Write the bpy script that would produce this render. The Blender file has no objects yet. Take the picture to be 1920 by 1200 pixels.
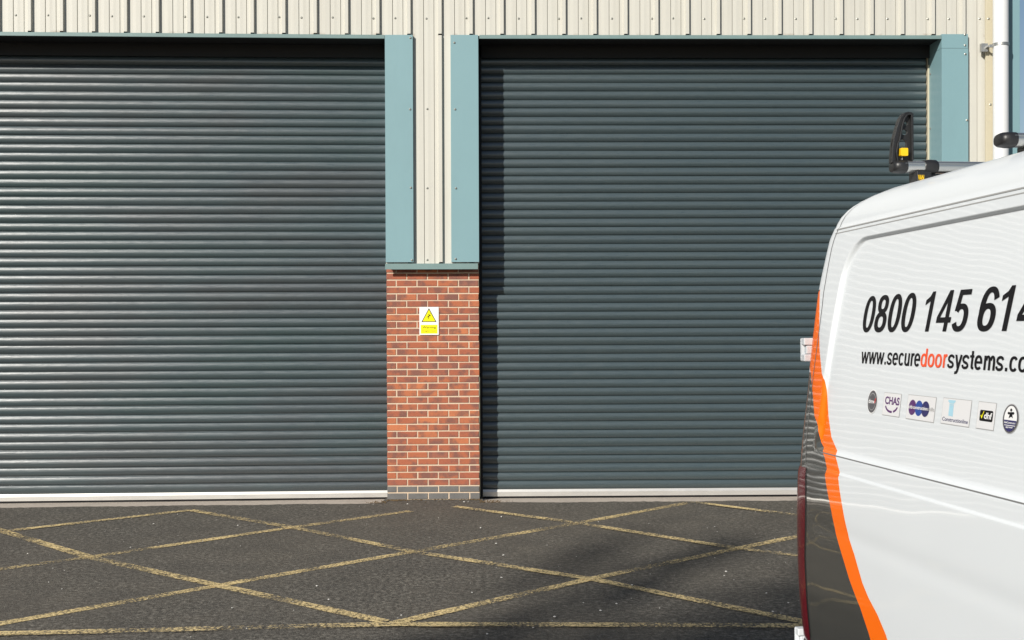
import bpy, bmesh, math, random
import numpy as np
from mathutils import Vector, Matrix
from mathutils.geometry import tessellate_polygon
random.seed(7)
R = math.radians
C = bpy.context.scene.collection
SC = bpy.context.scene

# ------------------------------------------------------------------ camera model (metres; wall along X, depth Y, up Z)
F, CD, CH, YAW, PIT, ROL = 2249.7, 13.0154, 2.0468, 0.018468, -0.006691, -0.003544
CAM = np.array([0.0, -CD, CH])
cy, sy, cp, sp = math.cos(YAW), math.sin(YAW), math.cos(PIT), math.sin(PIT)
FW = np.array([sy * cp, cy * cp, sp]); R0 = np.array([cy, -sy, 0]); U0 = np.cross(R0, FW)
RT = math.cos(ROL) * R0 + math.sin(ROL) * U0
UP = -math.sin(ROL) * R0 + math.cos(ROL) * U0

def ray(x, y): return FW + (x - 960) / F * RT - (y - 600) / F * UP
def wp(x, y, Y=0.0):                      # photo pixel -> point on the vertical plane at depth Y
    d = ray(x, y); return CAM + d * ((Y + CD) / d[1])
def gp(x, y):                             # photo pixel -> point on the ground
    d = ray(x, y); return CAM + d * (-CH / d[2])
def proj(P):
    d = np.asarray(P) - CAM; z = d @ FW
    return np.array([960 + F * (d @ RT) / z, 600 - F * (d @ UP) / z])

# ------------------------------------------------------------------ helpers
class MB:
    def __init__(s): s.v = []; s.f = []; s.m = []
    def add(s, vs, fs, mi=0):
        o = len(s.v); s.v += [tuple(map(float, v)) for v in vs]
        s.f += [[i + o for i in f] for f in fs]; s.m += [mi] * len(fs); return s
    def box(s, a, b, mi=0):
        x0, y0, z0 = a; x1, y1, z1 = b
        return s.add([(x0, y0, z0), (x1, y0, z0), (x1, y1, z0), (x0, y1, z0), (x0, y0, z1), (x1, y0, z1), (x1, y1, z1), (x0, y1, z1)],
                     [(0, 3, 2, 1), (4, 5, 6, 7), (0, 1, 5, 4), (1, 2, 6, 5), (2, 3, 7, 6), (3, 0, 4, 7)], mi)
    def prism(s, poly, axis, a, b, holes=(), mi=0):   # polygon (2D) extruded along axis; poly coords are the other two axes in order
        loops = [list(poly)] + [list(h) for h in holes]
        tris = tessellate_polygon([[Vector((p[0], p[1], 0)) for p in l] for l in loops])
        flat = [p for l in loops for p in l]; n = len(flat)
        def P(p, t): return {'x': (t, p[0], p[1]), 'y': (p[0], t, p[1]), 'z': (p[0], p[1], t)}[axis]
        vs = [P(p, a) for p in flat] + [P(p, b) for p in flat]
        fs = [list(t) for t in tris] + [[i + n for i in reversed(t)] for t in tris]
        o = 0
        for l in loops:
            k = len(l)
            for i in range(k): j = (i + 1) % k; fs.append([o + i, o + j, o + j + n, o + i + n])
            o += k
        return s.add(vs, fs, mi)
    def tube(s, p, q, r0, r1=None, n=12, cap=True, mi=0):
        p, q = Vector(p), Vector(q); r1 = r0 if r1 is None else r1
        d = (q - p).normalized(); a = d.orthogonal().normalized(); b = d.cross(a)
        vs = [];
        for c, r in ((p, r0), (q, r1)):
            for i in range(n):
                t = 2 * math.pi * i / n; vs.append(c + a * (r * math.cos(t)) + b * (r * math.sin(t)))
        fs = [[i, (i + 1) % n, (i + 1) % n + n, i + n] for i in range(n)]
        if cap: fs += [list(range(n))[::-1], list(range(n, 2 * n))]
        return s.add(vs, fs, mi)
    def loft(s, rings, closed=True, caps=True, mi=0):
        n = len(rings[0]); vs = [p for r in rings for p in r]; fs = []
        for k in range(len(rings) - 1):
            for i in range(n if closed else n - 1):
                j = (i + 1) % n; fs.append([k * n + i, k * n + j, (k + 1) * n + j, (k + 1) * n + i])
        if caps: fs += [list(range(n))[::-1], [(len(rings) - 1) * n + i for i in range(n)]]
        return s.add(vs, fs, mi)
    def build(s, name, mat, parent=None, smooth=False, bevel=0, fixn=True):
        me = bpy.data.meshes.new(name); me.from_pydata(s.v, [], s.f)
        for m in (mat if isinstance(mat, (list, tuple)) else [mat]): me.materials.append(m)
        for p, mi in zip(me.polygons, s.m): p.material_index = mi
        if fixn or bevel:
            bm = bmesh.new(); bm.from_mesh(me)
            if fixn: bmesh.ops.recalc_face_normals(bm, faces=bm.faces)
            if bevel:
                es = [e for e in bm.edges if len(e.link_faces) == 2 and e.calc_face_angle(0) > R(40)]
                bmesh.ops.bevel(bm, geom=es, offset=bevel, segments=2, profile=0.5, affect='EDGES', clamp_overlap=True)
            bm.to_mesh(me); bm.free()
        if smooth:
            me.polygons.foreach_set('use_smooth', [True] * len(me.polygons))
            if smooth != 'all': me.set_sharp_from_angle(angle=R(35))
        me.update()
        o = bpy.data.objects.new(name, me); C.objects.link(o)
        if parent: o.parent = parent
        return o

def tag(o, label=None, cat=None, group=None, kind=None):
    if label: o['label'] = label
    if cat: o['category'] = cat
    if group: o['group'] = group
    if kind: o['kind'] = kind
    return o
def empty(name, loc=(0, 0, 0)):
    o = bpy.data.objects.new(name, None); C.objects.link(o); o.location = loc; o.empty_display_size = 0.2; return o
def copy_part(o, parent, loc):
    c = o.copy(); C.objects.link(c); c.parent = parent; c.location = loc; return c

# ------------------------------------------------------------------ materials
class NT:
    def __init__(s, name):
        s.mat = bpy.data.materials.new(name); s.mat.use_nodes = True; s.t = s.mat.node_tree
        s.b = s.t.nodes['Principled BSDF']; s.out = s.t.nodes['Material Output']; s.co = None
    def n(s, typ, **kw):
        x = s.t.nodes.new(typ)
        for k, v in kw.items():
            if k in x.inputs: x.inputs[k].default_value = v
            else: setattr(x, k, v)
        return x
    def l(s, a, b): s.t.links.new(a, b)
    def coord(s):
        if not s.co: s.co = s.n('ShaderNodeTexCoord')
        return s.co.outputs['Object']
    def mapped(s, scale=(1, 1, 1)):
        m = s.n('ShaderNodeMapping'); m.inputs['Scale'].default_value = scale; s.l(s.coord(), m.inputs['Vector']); return m.outputs[0]
    def noise(s, scale, detail=4, rough=0.6, stretch=None):
        x = s.n('ShaderNodeTexNoise'); x.inputs['Scale'].default_value = scale; x.inputs['Detail'].default_value = detail
        x.inputs['Roughness'].default_value = rough
        s.l(s.mapped(stretch) if stretch else s.coord(), x.inputs['Vector']); return x.outputs['Fac']
    def ramp(s, fac, stops):
        r = s.n('ShaderNodeValToRGB'); s.l(fac, r.inputs[0]); e = r.color_ramp.elements
        while len(e) < len(stops): e.new(0.5)
        for i, (p, c) in enumerate(stops):
            e[i].position = p; e[i].color = (c, c, c, 1) if isinstance(c, (int, float)) else (*c, 1)
        return r.outputs[0]
    def mix(s, fac, a, b, typ='MIX'):
        m = s.n('ShaderNodeMix', data_type='RGBA', blend_type=typ)
        for k, v in ((0, fac), (6, a), (7, b)):
            if isinstance(v, (int, float)): m.inputs[k].default_value = v
            elif isinstance(v, tuple): m.inputs[k].default_value = (*v, 1)
            else: s.l(v, m.inputs[k])
        return m.outputs[2]
    def bump(s, h, dist=0.002, strength=1.0, prev=None):
        b = s.n('ShaderNodeBump'); b.inputs['Distance'].default_value = dist; b.inputs['Strength'].default_value = strength
        s.l(h, b.inputs['Height'])
        if prev: s.l(prev, b.inputs['Normal'])
        return b.outputs[0]
    def set(s, **kw):
        for k, v in kw.items():
            i = s.b.inputs[k.replace('_', ' ')]
            if isinstance(v, (int, float)): i.default_value = v
            elif isinstance(v, tuple): i.default_value = (*v, 1)
            else: s.l(v, i)
        return s.mat

def paint(name, col, rough=0.4, var=0.08, scale=3.0, coat=0.0, metal=0.0, bumpd=0.0, bscale=40, dirt=0.0, stretch=None):
    k = NT(name)
    f = k.noise(scale, 5, 0.6, stretch)
    c = k.mix(f, tuple(x * (1 - var) for x in col), tuple(min(1, x * (1 + var)) for x in col))
    if dirt:
        d = k.ramp(k.noise(1.7, 8, 0.7, (1, 1, 0.35)), [(0.5, 0.0), (0.75, 1.0)])
        m = k.n('ShaderNodeMath', operation='MULTIPLY'); k.l(d, m.inputs[0]); m.inputs[1].default_value = dirt
        c = k.mix(m.outputs[0], c, tuple(x * 0.6 for x in col))
    k.set(Base_Color=c, Roughness=rough, Metallic=metal)
    if coat: k.set(Coat_Weight=coat, Coat_Roughness=0.03)
    if bumpd:
        k.set(Normal=k.bump(k.noise(bscale, 4), bumpd))
    return k.mat

M = {}
def cream_mat():
    k = NT('cream_cladding_paint'); col = (0.535, 0.522, 0.468)
    f = k.noise(1.2, 5, 0.6); c = k.mix(f, tuple(x * .95 for x in col), tuple(x * 1.05 for x in col))
    st = k.ramp(k.noise(2.4, 7, 0.7, (2.5, 1, 0.16)), [(0.50, 0.0), (0.75, 0.30)]); c = k.mix(st, c, (0.37, 0.345, 0.285))
    sep = k.n('ShaderNodeSeparateXYZ'); k.l(k.coord(), sep.inputs[0])
    z = k.n('ShaderNodeMapRange'); k.l(sep.outputs[2], z.inputs[0])
    for q, v in ((1, 5.085), (2, 5.045), (3, 0.0), (4, 1.0)): z.inputs[q].default_value = v
    m = k.n('ShaderNodeMath', operation='MULTIPLY'); k.l(z.outputs[0], m.inputs[0]); k.l(k.ramp(k.noise(5, 4, 0.6), [(0.54, 0.0), (0.66, 0.7)]), m.inputs[1])
    up = k.n('ShaderNodeMath', operation='GREATER_THAN'); k.l(sep.outputs[2], up.inputs[0]); up.inputs[1].default_value = 5.04
    m2 = k.n('ShaderNodeMath', operation='MULTIPLY'); k.l(m.outputs[0], m2.inputs[0]); k.l(up.outputs[0], m2.inputs[1])
    c = k.mix(m2.outputs[0], c, (0.20, 0.12, 0.06))
    return k.set(Base_Color=c, Roughness=0.5, Normal=k.bump(k.noise(60, 4), 0.0006))
M['cream'] = cream_mat()
M['beige'] = paint('beige_trim_paint', (0.50, 0.455, 0.34), 0.5, 0.05)
M['teal'] = paint('teal_flashing_paint', (0.192, 0.322, 0.352), 0.46, 0.04, 2.0, bumpd=0.0012, bscale=3, dirt=0.12)
M['sill'] = paint('teal_sill_paint', (0.17, 0.255, 0.25), 0.45, 0.15, 5.0, dirt=0.35)
M['white_pipe'] = paint('white_pipe_plastic', (0.66, 0.67, 0.68), 0.4, 0.03)
M['galv'] = paint('galvanised_steel', (0.42, 0.42, 0.41), 0.42, 0.15, 20, metal=0.8)
M['screw'] = paint('screw_steel', (0.30, 0.30, 0.27), 0.4, 0.2, 30, metal=0.6)
M['alu'] = paint('aluminium_rail', (0.60, 0.585, 0.56), 0.43, 0.15, 4, metal=0.6, dirt=0.25, stretch=(1, 1, 6))
M['rubber'] = paint('black_rubber', (0.012, 0.011, 0.012), 0.6, 0.1)
M['dark'] = paint('dark_steel_and_shade', (0.01, 0.01, 0.011), 0.7, 0.1)  # dark steel; also blackens the soffit, with its shade put into the colour
M['concrete'] = paint('concrete_threshold', (0.46, 0.40, 0.34), 0.85, 0.2, 14, bumpd=0.004, bscale=30, dirt=0.5)
M['mortar'] = paint('mortar', (0.60, 0.47, 0.345), 0.9, 0.12, 12, bumpd=0.004, bscale=90)
M['eaves'] = paint('grey_roof_sheet', (0.25, 0.26, 0.27), 0.6, 0.1)

def shutter_mat(name, tinted):
    k = NT(name)
    fine = k.noise(9, 6, 0.7, (0.6, 1, 14)); big = k.noise(1.1, 3, 0.5, (1, 1, 3))
    c = k.mix(fine, (0.033, 0.050, 0.057), (0.053, 0.076, 0.084))
    c = k.mix(k.ramp(big, [(0.35, 0.0), (0.7, 0.4)]), c, (0.052, 0.070, 0.074))
    if tinted:                                           # patches tinted towards plum and towards green
        t = k.noise(0.55, 4, 0.6, (0.5, 1, 2.2))
        c = k.mix(k.ramp(t, [(0.40, 0.35), (0.52, 0.0)]), c, (0.052, 0.046, 0.049)); c = k.mix(k.ramp(t, [(0.52, 0.0), (0.66, 0.4)]), c, (0.026, 0.058, 0.056))
    scuff = k.ramp(k.noise(2.6, 8, 0.75, (1, 1, 2.5)), [(0.62, 0.0), (0.78, 0.35)])
    c = k.mix(scuff, c, (0.10, 0.105, 0.10))
    r = k.ramp(fine, [(0.3, 0.25), (0.7, 0.38)])
    n = k.bump(k.noise(3.0, 4, 0.6, (1, 1, 10)), 0.0018)
    n = k.bump(k.noise(26, 3, 0.6, (0.4, 1, 3)), 0.0006, prev=n)
    return k.set(Base_Color=c, Roughness=r, Metallic=0.0, Normal=n, Specular_IOR_Level=1.0)
M['shutter'] = shutter_mat('slate_shutter_paint', False); M['shutter_tinted'] = shutter_mat('tinted_slate_shutter_paint', True)

def asphalt_mat():
    k = NT('asphalt')
    f1 = k.noise(26, 8, 0.82); f2 = k.noise(0.35, 6, 0.65); f3 = k.noise(2.2, 6, 0.65)
    c = k.ramp(f1, [(0.38, (0.024, 0.021, 0.018)), (0.50, (0.092, 0.085, 0.073)), (0.60, (0.250, 0.230, 0.196))])
    c = k.mix(k.ramp(f2, [(0.35, 0.0), (0.65, 0.55)]), c, (0.128, 0.111, 0.088), 'MIX')
    c = k.mix(k.ramp(f3, [(0.30, 0.55), (0.62, 0.0)]), c, (0.058, 0.054, 0.048))
    v = k.n('ShaderNodeTexVoronoi'); v.inputs['Scale'].default_value = 85; k.l(k.coord(), v.inputs['Vector'])
    c = k.mix(k.ramp(v.outputs['Distance'], [(0.0, 0.4), (0.5, 0.0)]), c, (0.22, 0.205, 0.178))
    c = k.mix(k.ramp(k.noise(130, 2, 0.5), [(0.66, 0.0), (0.74, 0.75)]), c, (0.34, 0.32, 0.28))
    h = k.n('ShaderNodeMath', operation='ADD'); k.l(f1, h.inputs[0]); k.l(v.outputs['Distance'], h.inputs[1])
    return k.set(Base_Color=c, Roughness=0.86, Normal=k.bump(h.outputs[0], 0.0028), Specular_IOR_Level=0.25)
M['asphalt'] = asphalt_mat()

def line_mat():
    k = NT('worn_yellow_paint')
    f1 = k.noise(48, 6, 0.75); f2 = k.noise(1.1, 5, 0.65); f3 = k.noise(170, 3, 0.6)
    a = k.n('ShaderNodeMath', operation='MULTIPLY_ADD'); k.l(f2, a.inputs[0]); a.inputs[1].default_value = 0.6; k.l(f1, a.inputs[2])
    al = k.ramp(a.outputs[0], [(0.745, 0.0), (0.895, 1.0)])
    c = k.ramp(f3, [(0.3, (0.58, 0.435, 0.20)), (0.65, (0.90, 0.70, 0.35))])
    return k.set(Base_Color=c, Roughness=0.8, Alpha=al, Normal=k.bump(f1, 0.005))
M['line'] = line_mat()

def brick_mat():
    k = NT('red_brick')
    at = k.n('ShaderNodeAttribute', attribute_name='brick')
    sep = k.n('ShaderNodeSeparateColor'); k.l(at.outputs['Color'], sep.inputs[0])
    base = k.ramp(sep.outputs[0], [(0.0, (0.26, 0.120, 0.088)), (0.35, (0.335, 0.100, 0.056)), (0.7, (0.39, 0.118, 0.056)), (1.0, (0.50, 0.165, 0.070))])
    m = k.n('ShaderNodeVectorMath', operation='MULTIPLY_ADD'); k.l(at.outputs['Color'], m.inputs[0]); m.inputs[1].default_value = (9, 9, 9); k.l(k.coord(), m.inputs[2])
    x = k.n('ShaderNodeTexNoise'); x.inputs['Scale'].default_value = 9; x.inputs['Detail'].default_value = 5; k.l(m.outputs[0], x.inputs['Vector'])
    c = k.mix(k.ramp(x.outputs['Fac'], [(0.45, 0.0), (0.62, 0.72)]), base, (0.140, 0.074, 0.066))
    c = k.mix(k.ramp(k.noise(60, 5, 0.7), [(0.55, 0.0), (0.8, 0.5)]), c, (0.42, 0.22, 0.14))
    return k.set(Base_Color=c, Roughness=0.85, Normal=k.bump(k.noise(110, 5, 0.7), 0.004))
M['brick'] = brick_mat()
M['blue_brick'] = paint('grey_engineering_brick', (0.135, 0.13, 0.125), 0.65, 0.3, 9, bumpd=0.003, bscale=110)

def van_mat(name, col, rough=0.45, coat=0.62, var=0.015):
    k = NT(name)
    f = k.noise(2.0, 3)
    k.set(Base_Color=k.mix(f, tuple(x * (1 - var) for x in col), tuple(min(1, x * (1 + var)) for x in col)), Roughness=rough, Coat_Weight=coat, Coat_Roughness=0.03, Specular_IOR_Level=0.3)
    n = k.bump(k.noise(1.9, 1.5, 0.35), 0.0040); k.set(Normal=n, Coat_Normal=n)
    return k.mat
M['van_white'] = van_mat('white_van_paint', (0.645, 0.675, 0.70), 0.5, 0.32)
M['van_grey'] = van_mat('charcoal_vinyl', (0.050, 0.050, 0.046), 0.3, 1.0)
M['van_orange'] = van_mat('orange_vinyl', (0.90, 0.150, 0.001), 0.45, 0.4)
M['van_grey'].node_tree.nodes['Principled BSDF'].inputs['Coat IOR'].default_value = 1.75
M['lens_red'] = van_mat('red_lamp_lens', (0.085, 0.003, 0.008), 0.25, 0.5)
M['black_plastic'] = paint('black_plastic', (0.016, 0.016, 0.017), 0.42, 0.1, bumpd=0.0004, bscale=200)
M['bar_alu'] = paint('silver_roof_bar', (0.62, 0.62, 0.60), 0.28, 0.05, metal=0.9, stretch=(1, 12, 12))
M['yellow'] = paint('yellow_plastic', (0.80, 0.50, 0.01), 0.4, 0.03)
M['seam'] = paint('dark_seam', (0.17, 0.17, 0.17), 0.6, 0.05)
M['gutter'] = paint('grey_seam_sealer', (0.33, 0.33, 0.325), 0.5, 0.05)
M['glass'] = paint('dark_glass', (0.02, 0.024, 0.025), 0.05, 0.02, coat=1.0)
M['tyre'] = paint('tyre_rubber', (0.02, 0.02, 0.02), 0.8, 0.2)
M['lens_clear'] = paint('headlamp_lens', (0.5, 0.52, 0.53), 0.08, 0.05, coat=1)
def ink(name, col, rough=0.4): return paint(name, col, rough, 0.02)
M['ink_black'] = ink('black_lettering', (0.006, 0.006, 0.008), 0.5); M['ink_black'].node_tree.nodes['Principled BSDF'].inputs['Specular IOR Level'].default_value = 0.18
M['ink_orange'] = ink('orange_lettering', (0.80, 0.085, 0.02))
M['ink_white'] = ink('white_ink', (0.80, 0.80, 0.80))
M['ink_grey'] = ink('grey_ink', (0.42, 0.42, 0.42))
M['ink_dgrey'] = ink('dark_grey_ink', (0.085, 0.085, 0.095))
M['ink_purple'] = ink('purple_ink', (0.085, 0.018, 0.13))
M['ink_blue'] = ink('blue_ink', (0.015, 0.06, 0.30))
M['ink_navy'] = ink('navy_ink', (0.018, 0.018, 0.11))
M['ink_sky'] = ink('pale_blue_ink', (0.36, 0.60, 0.72))
M['ink_red'] = ink('red_ink', (0.55, 0.03, 0.03))
M['ink_yellow'] = ink('yellow_ink', (0.85, 0.78, 0.0))
M['sticker'] = ink('pale_sticker', (0.70, 0.70, 0.71))
M['sign_text'] = ink('olive_text', (0.13, 0.10, 0.0))

def text_mesh(txt, off=0.0, shear=0.0, space=1.0):
    cu = bpy.data.curves.new('lettering_curve', 'FONT'); cu.body = txt; cu.size = 1.0; cu.offset = off; cu.shear = shear
    cu.space_character = space; cu.fill_mode = 'FRONT'; cu.resolution_u = 6
    o = bpy.data.objects.new('lettering_curve', cu); C.objects.link(o); bpy.context.view_layer.update()
    me = o.evaluated_get(bpy.context.evaluated_depsgraph_get()).to_mesh()
    v = [tuple(x.co[:2]) for x in me.vertices]; f = [list(p.vertices) for p in me.polygons]
    o.to_mesh_clear(); bpy.data.objects.remove(o); bpy.data.curves.remove(cu)
    return v, f
def fit_text(txt, x0, x1, y0, y1, ref=None, **kw):   # scaled so that the ink fills x0..x1; y0 = baseline, y1 = height of ref's ink
    v, f = text_mesh(txt, **kw)
    a = np.array(v); rv = np.array(text_mesh(ref, **kw)[0]) if ref else a
    top, bot = rv[:, 1].max(), rv[:, 1].min()
    sx = (x1 - x0) / (a[:, 0].max() - a[:, 0].min()); szz = (y1 - y0) / (top - bot)
    return [((x - a[:, 0].min()) * sx + x0, (y - bot) * szz + y0) for x, y in v], f
def disc(cx, cy_, rx, ry, n=40): return [(cx + rx * math.cos(2 * math.pi * i / n), cy_ + ry * math.sin(2 * math.pi * i / n)) for i in range(n)]

# plain grotesque letterforms drawn as strokes (x to the right, y up); each glyph = strokes + advance
def ring(cx, cy_, rx, ry, tx, ty_, a0=0.0, a1=360.0, ex=2.3, n=44):
    vs = []; k = max(6, int(n * abs(a1 - a0) / 360))
    for i in range(k + 1):
        t = R(a0 + (a1 - a0) * i / k); c, s = math.cos(t), math.sin(t)
        cc, ss = math.copysign(abs(c) ** (2 / ex), c), math.copysign(abs(s) ** (2 / ex), s)
        vs += [(cx + rx * cc, cy_ + ry * ss), (cx + (rx - tx) * cc, cy_ + (ry - ty_) * ss)]
    return vs, [[2 * i, 2 * i + 2, 2 * i + 3, 2 * i + 1] for i in range(k)]
def pol(p, holes=()):
    ls = [p] + list(holes); return [c for l in ls for c in l], [list(t) for t in tessellate_polygon([[Vector((a, b, 0)) for a, b in l] for l in ls])]
def barr(x0, y0, x1, y1): return [(x0, y0), (x1, y0), (x1, y1), (x0, y1)], [[0, 1, 2, 3]]
def dia(xa, ya, xb, yb, w_): return [(xa - w_ / 2, ya), (xa + w_ / 2, ya), (xb + w_ / 2, yb), (xb - w_ / 2, yb)], [[0, 1, 2, 3]]
def pathw(pts, w_):
    P_ = [Vector((a, b)) for a, b in pts]; vs = []
    for i, p in enumerate(P_):
        t = (P_[min(i + 1, len(P_) - 1)] - P_[max(i - 1, 0)]).normalized(); nn = Vector((-t.y, t.x)) * w_ / 2; vs += [tuple(p + nn), tuple(p - nn)]
    return vs, [[2 * i, 2 * i + 2, 2 * i + 3, 2 * i + 1] for i in range(len(P_) - 1)]
DX, DY = 0.168, 0.132
def digit(c):
    if c == '0': return [ring(.28, .5, .28, .51, DX, DY)], .63
    if c == '8': return [ring(.28, .755, .25, .255, DX * .95, DY * .95), ring(.28, .275, .285, .285, DX, DY)], .63
    if c == '6': return [ring(.285, .315, .285, .325, DX, DY), ring(.305, .5, .305, .51, DX, DY, 28, 190)], .63
    if c == '1': return [pol([(.24, 0), (.39, 0), (.39, 1.0), (.275, 1.0), (.20, .88), (.05, .79), (.05, .665), (.24, .765)])], .63
    if c == '4': return [pol([(.325, 0), (.47, 0), (.47, .215), (.565, .215), (.565, .345), (.47, .345), (.47, 1), (.335, 1), (-.005, .35), (-.005, .215), (.325, .215)], [[(.325, .345), (.325, .72), (.125, .345)]])], .63
    if c == '5': return [barr(.10, .865, .525, .99), pol([(.10, .99), (.235, .99), (.19, .63), (.165, .50), (.025, .485)]), ring(.27, .325, .285, .335, DX, DY, 205, 508)], .63
T = 0.20
def letter(c):
    h = 1.0
    if c == 'w': return [dia(.30, 0, .085, h, T * .92), dia(.32, 0, .55, h, T * .86), dia(.78, 0, .55, h, T * .86), dia(.80, 0, 1.015, h, T * .92)], 1.12
    if c == '.': return [barr(.10, 0, .10 + T, T * 1.15)], .42
    if c == 's': return [pathw([(.07, .285), (.11, .16), (.22, .085), (.36, .075), (.50, .115), (.57, .21), (.565, .31), (.49, .40), (.34, .46), (.19, .525), (.115, .62), (.115, .75), (.18, .86), (.31, .925), (.44, .92), (.55, .865), (.60, .75)], T * .93)], .74
    if c == 'e': return [ring(.37, .5, .36, .52, T, T * .9, 8, 318), barr(.08, .43, .73, .43 + T * .8)], .82
    if c == 'c': return [ring(.36, .5, .355, .52, T, T * .9, 38, 322)], .74
    if c == 'u': return [barr(.05, .38, .05 + T, h), barr(.50, 0, .50 + T, h), ring(.37, .36, .32, .375, T, T * .9, 180, 345)], .80
    if c == 'r': return [barr(.06, 0, .06 + T, h), pathw([(.15, .55), (.18, .75), (.25, .88), (.35, .925), (.46, .895)], T)], .49
    if c == 'd': return [ring(.36, .5, .355, .52, T, T * .9), barr(.53, 0, .53 + T, 1.40)], .83
    if c == 'o': return [ring(.38, .5, .375, .52, T, T * .9)], .83
    if c == 'y': return [dia(.34, .02, .09, h, T), pathw([(.62, h), (.36, .0), (.31, -.18), (.24, -.285), (.13, -.31), (.06, -.295)], T)], .71
    if c == 't': return [barr(.13, .20, .13 + T, 1.30), barr(0, .84, .40, h), pathw([(.222, .24), (.235, .13), (.29, .09), (.41, .095)], T * .9)], .46
    if c == 'm':
        a = lambda x: ring(x, .60, .245, .42, T, T * .9, 0, 170)
        return [barr(.06, 0, .06 + T, h), barr(.47, 0, .47 + T, .62), barr(.88, 0, .88 + T, .62), a(.41), a(.82)], 1.14
def set_text(txt, x0, x1, y0, y1, fn, shear=0.0):     # glyphs set so the ink fills x0..x1; y0 baseline, y1 the top of a digit / x-height
    gl = []; x = 0.0
    for c in txt:
        st, adv = fn(c); gl += [([(a + x + shear * b, b) for a, b in v], f) for v, f in st]; x += adv
    xa = min(a for v, f in gl for a, b in v); xb = max(a for v, f in gl for a, b in v); k = (x1 - x0) / (xb - xa)
    return [([(x0 + (a - xa) * k, y0 + b * (y1 - y0)) for a, b in v], f) for v, f in gl]

# ------------------------------------------------------------------ world, sun, camera
SUN_AZ, SUN_EL = R(35.5), R(28.5)
w = bpy.data.worlds.new('World'); SC.world = w; w.use_nodes = True
sky = w.node_tree.nodes.new('ShaderNodeTexSky'); sky.sky_type = 'NISHITA'; sky.sun_disc = False
sky.sun_elevation = SUN_EL; sky.sun_rotation = math.pi + SUN_AZ; sky.air_density = 1.0; sky.dust_density = 0.6; sky.ozone_density = 1.0
bg = w.node_tree.nodes['Background']; bg.inputs['Strength'].default_value = 0.062
w.node_tree.links.new(sky.outputs[0], bg.inputs['Color'])
sl = bpy.data.lights.new('sun', 'SUN'); sl.energy = 4.7; sl.angle = R(0.53); sl.color = (1.0, 0.955, 0.875)
so = bpy.data.objects.new('sun', sl); C.objects.link(so)
sd = Vector((math.sin(SUN_AZ) * math.cos(SUN_EL), math.cos(SUN_AZ) * math.cos(SUN_EL), -math.sin(SUN_EL)))
so.rotation_euler = sd.to_track_quat('-Z', 'Y').to_euler(); so.location = (-10, -16, 12)
cd = bpy.data.cameras.new('camera'); co = bpy.data.objects.new('camera', cd); C.objects.link(co)
cd.sensor_width = 36; cd.lens = F / 1920 * 36; cd.clip_start = 0.05; cd.clip_end = 2000
co.matrix_world = Matrix(((RT[0], UP[0], -FW[0], CAM[0]), (RT[1], UP[1], -FW[1], CAM[1]), (RT[2], UP[2], -FW[2], CAM[2]), (0, 0, 0, 1)))
SC.camera = co
SC.view_settings.view_transform = 'Standard'; SC.view_settings.look = 'None'; SC.view_settings.exposure = 0.22; SC.view_settings.gamma = 1

# ------------------------------------------------------------------ ground
XL, XP0, XP1, XR = -6.17, -1.124, -0.115, 4.937      # left door's left edge, pier, right door's right edge
SH = 0.40                                            # depth of the shutters behind the flashings
g = MB()
yd = -0.13
xs = [-400, XL - 0.5]
x = XL - 0.1
while x < XR + 0.1: xs.append(x); x += 0.045
xs += [XR + 0.4, 400]
edge = []
for i, xx in enumerate(xs):
    in_p = XP0 - 0.03 < xx < XP1 + 0.03
    out = xx < XL - 0.05 or xx > XR + 0.05
    edge.append(0.30 if (in_p or out) else yd - 0.13 * max(0.0, XP0 - xx) / 4.1 + random.uniform(-0.016, 0.016) + 0.012 * math.sin(xx * 5.3))
vs = [(xx, -400, 0) for xx in xs] + [(xx, e, 0) for xx, e in zip(xs, edge)]
n = len(xs)
g.add(vs, [[i, i + 1, n + i + 1, n + i] for i in range(n - 1)])
g.add([(-400, 0.30, 0), (XL - 0.5, 0.30, 0), (XL - 0.5, 400, 0), (-400, 400, 0)], [(0, 1, 2, 3)])
g.add([(XR + 0.4, 0.30, 0), (400, 0.30, 0), (400, 400, 0), (XR + 0.4, 400, 0)], [(0, 1, 2, 3)])
g.add([(XL - 0.5, 26, 0), (XR + 0.4, 26, 0), (XR + 0.4, 400, 0), (XL - 0.5, 400, 0)], [(0, 1, 2, 3)])
ground = tag(g.build('ground', M['asphalt'], fixn=False), 'dark worn asphalt yard with yellow crosshatch paint', kind='structure')

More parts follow.
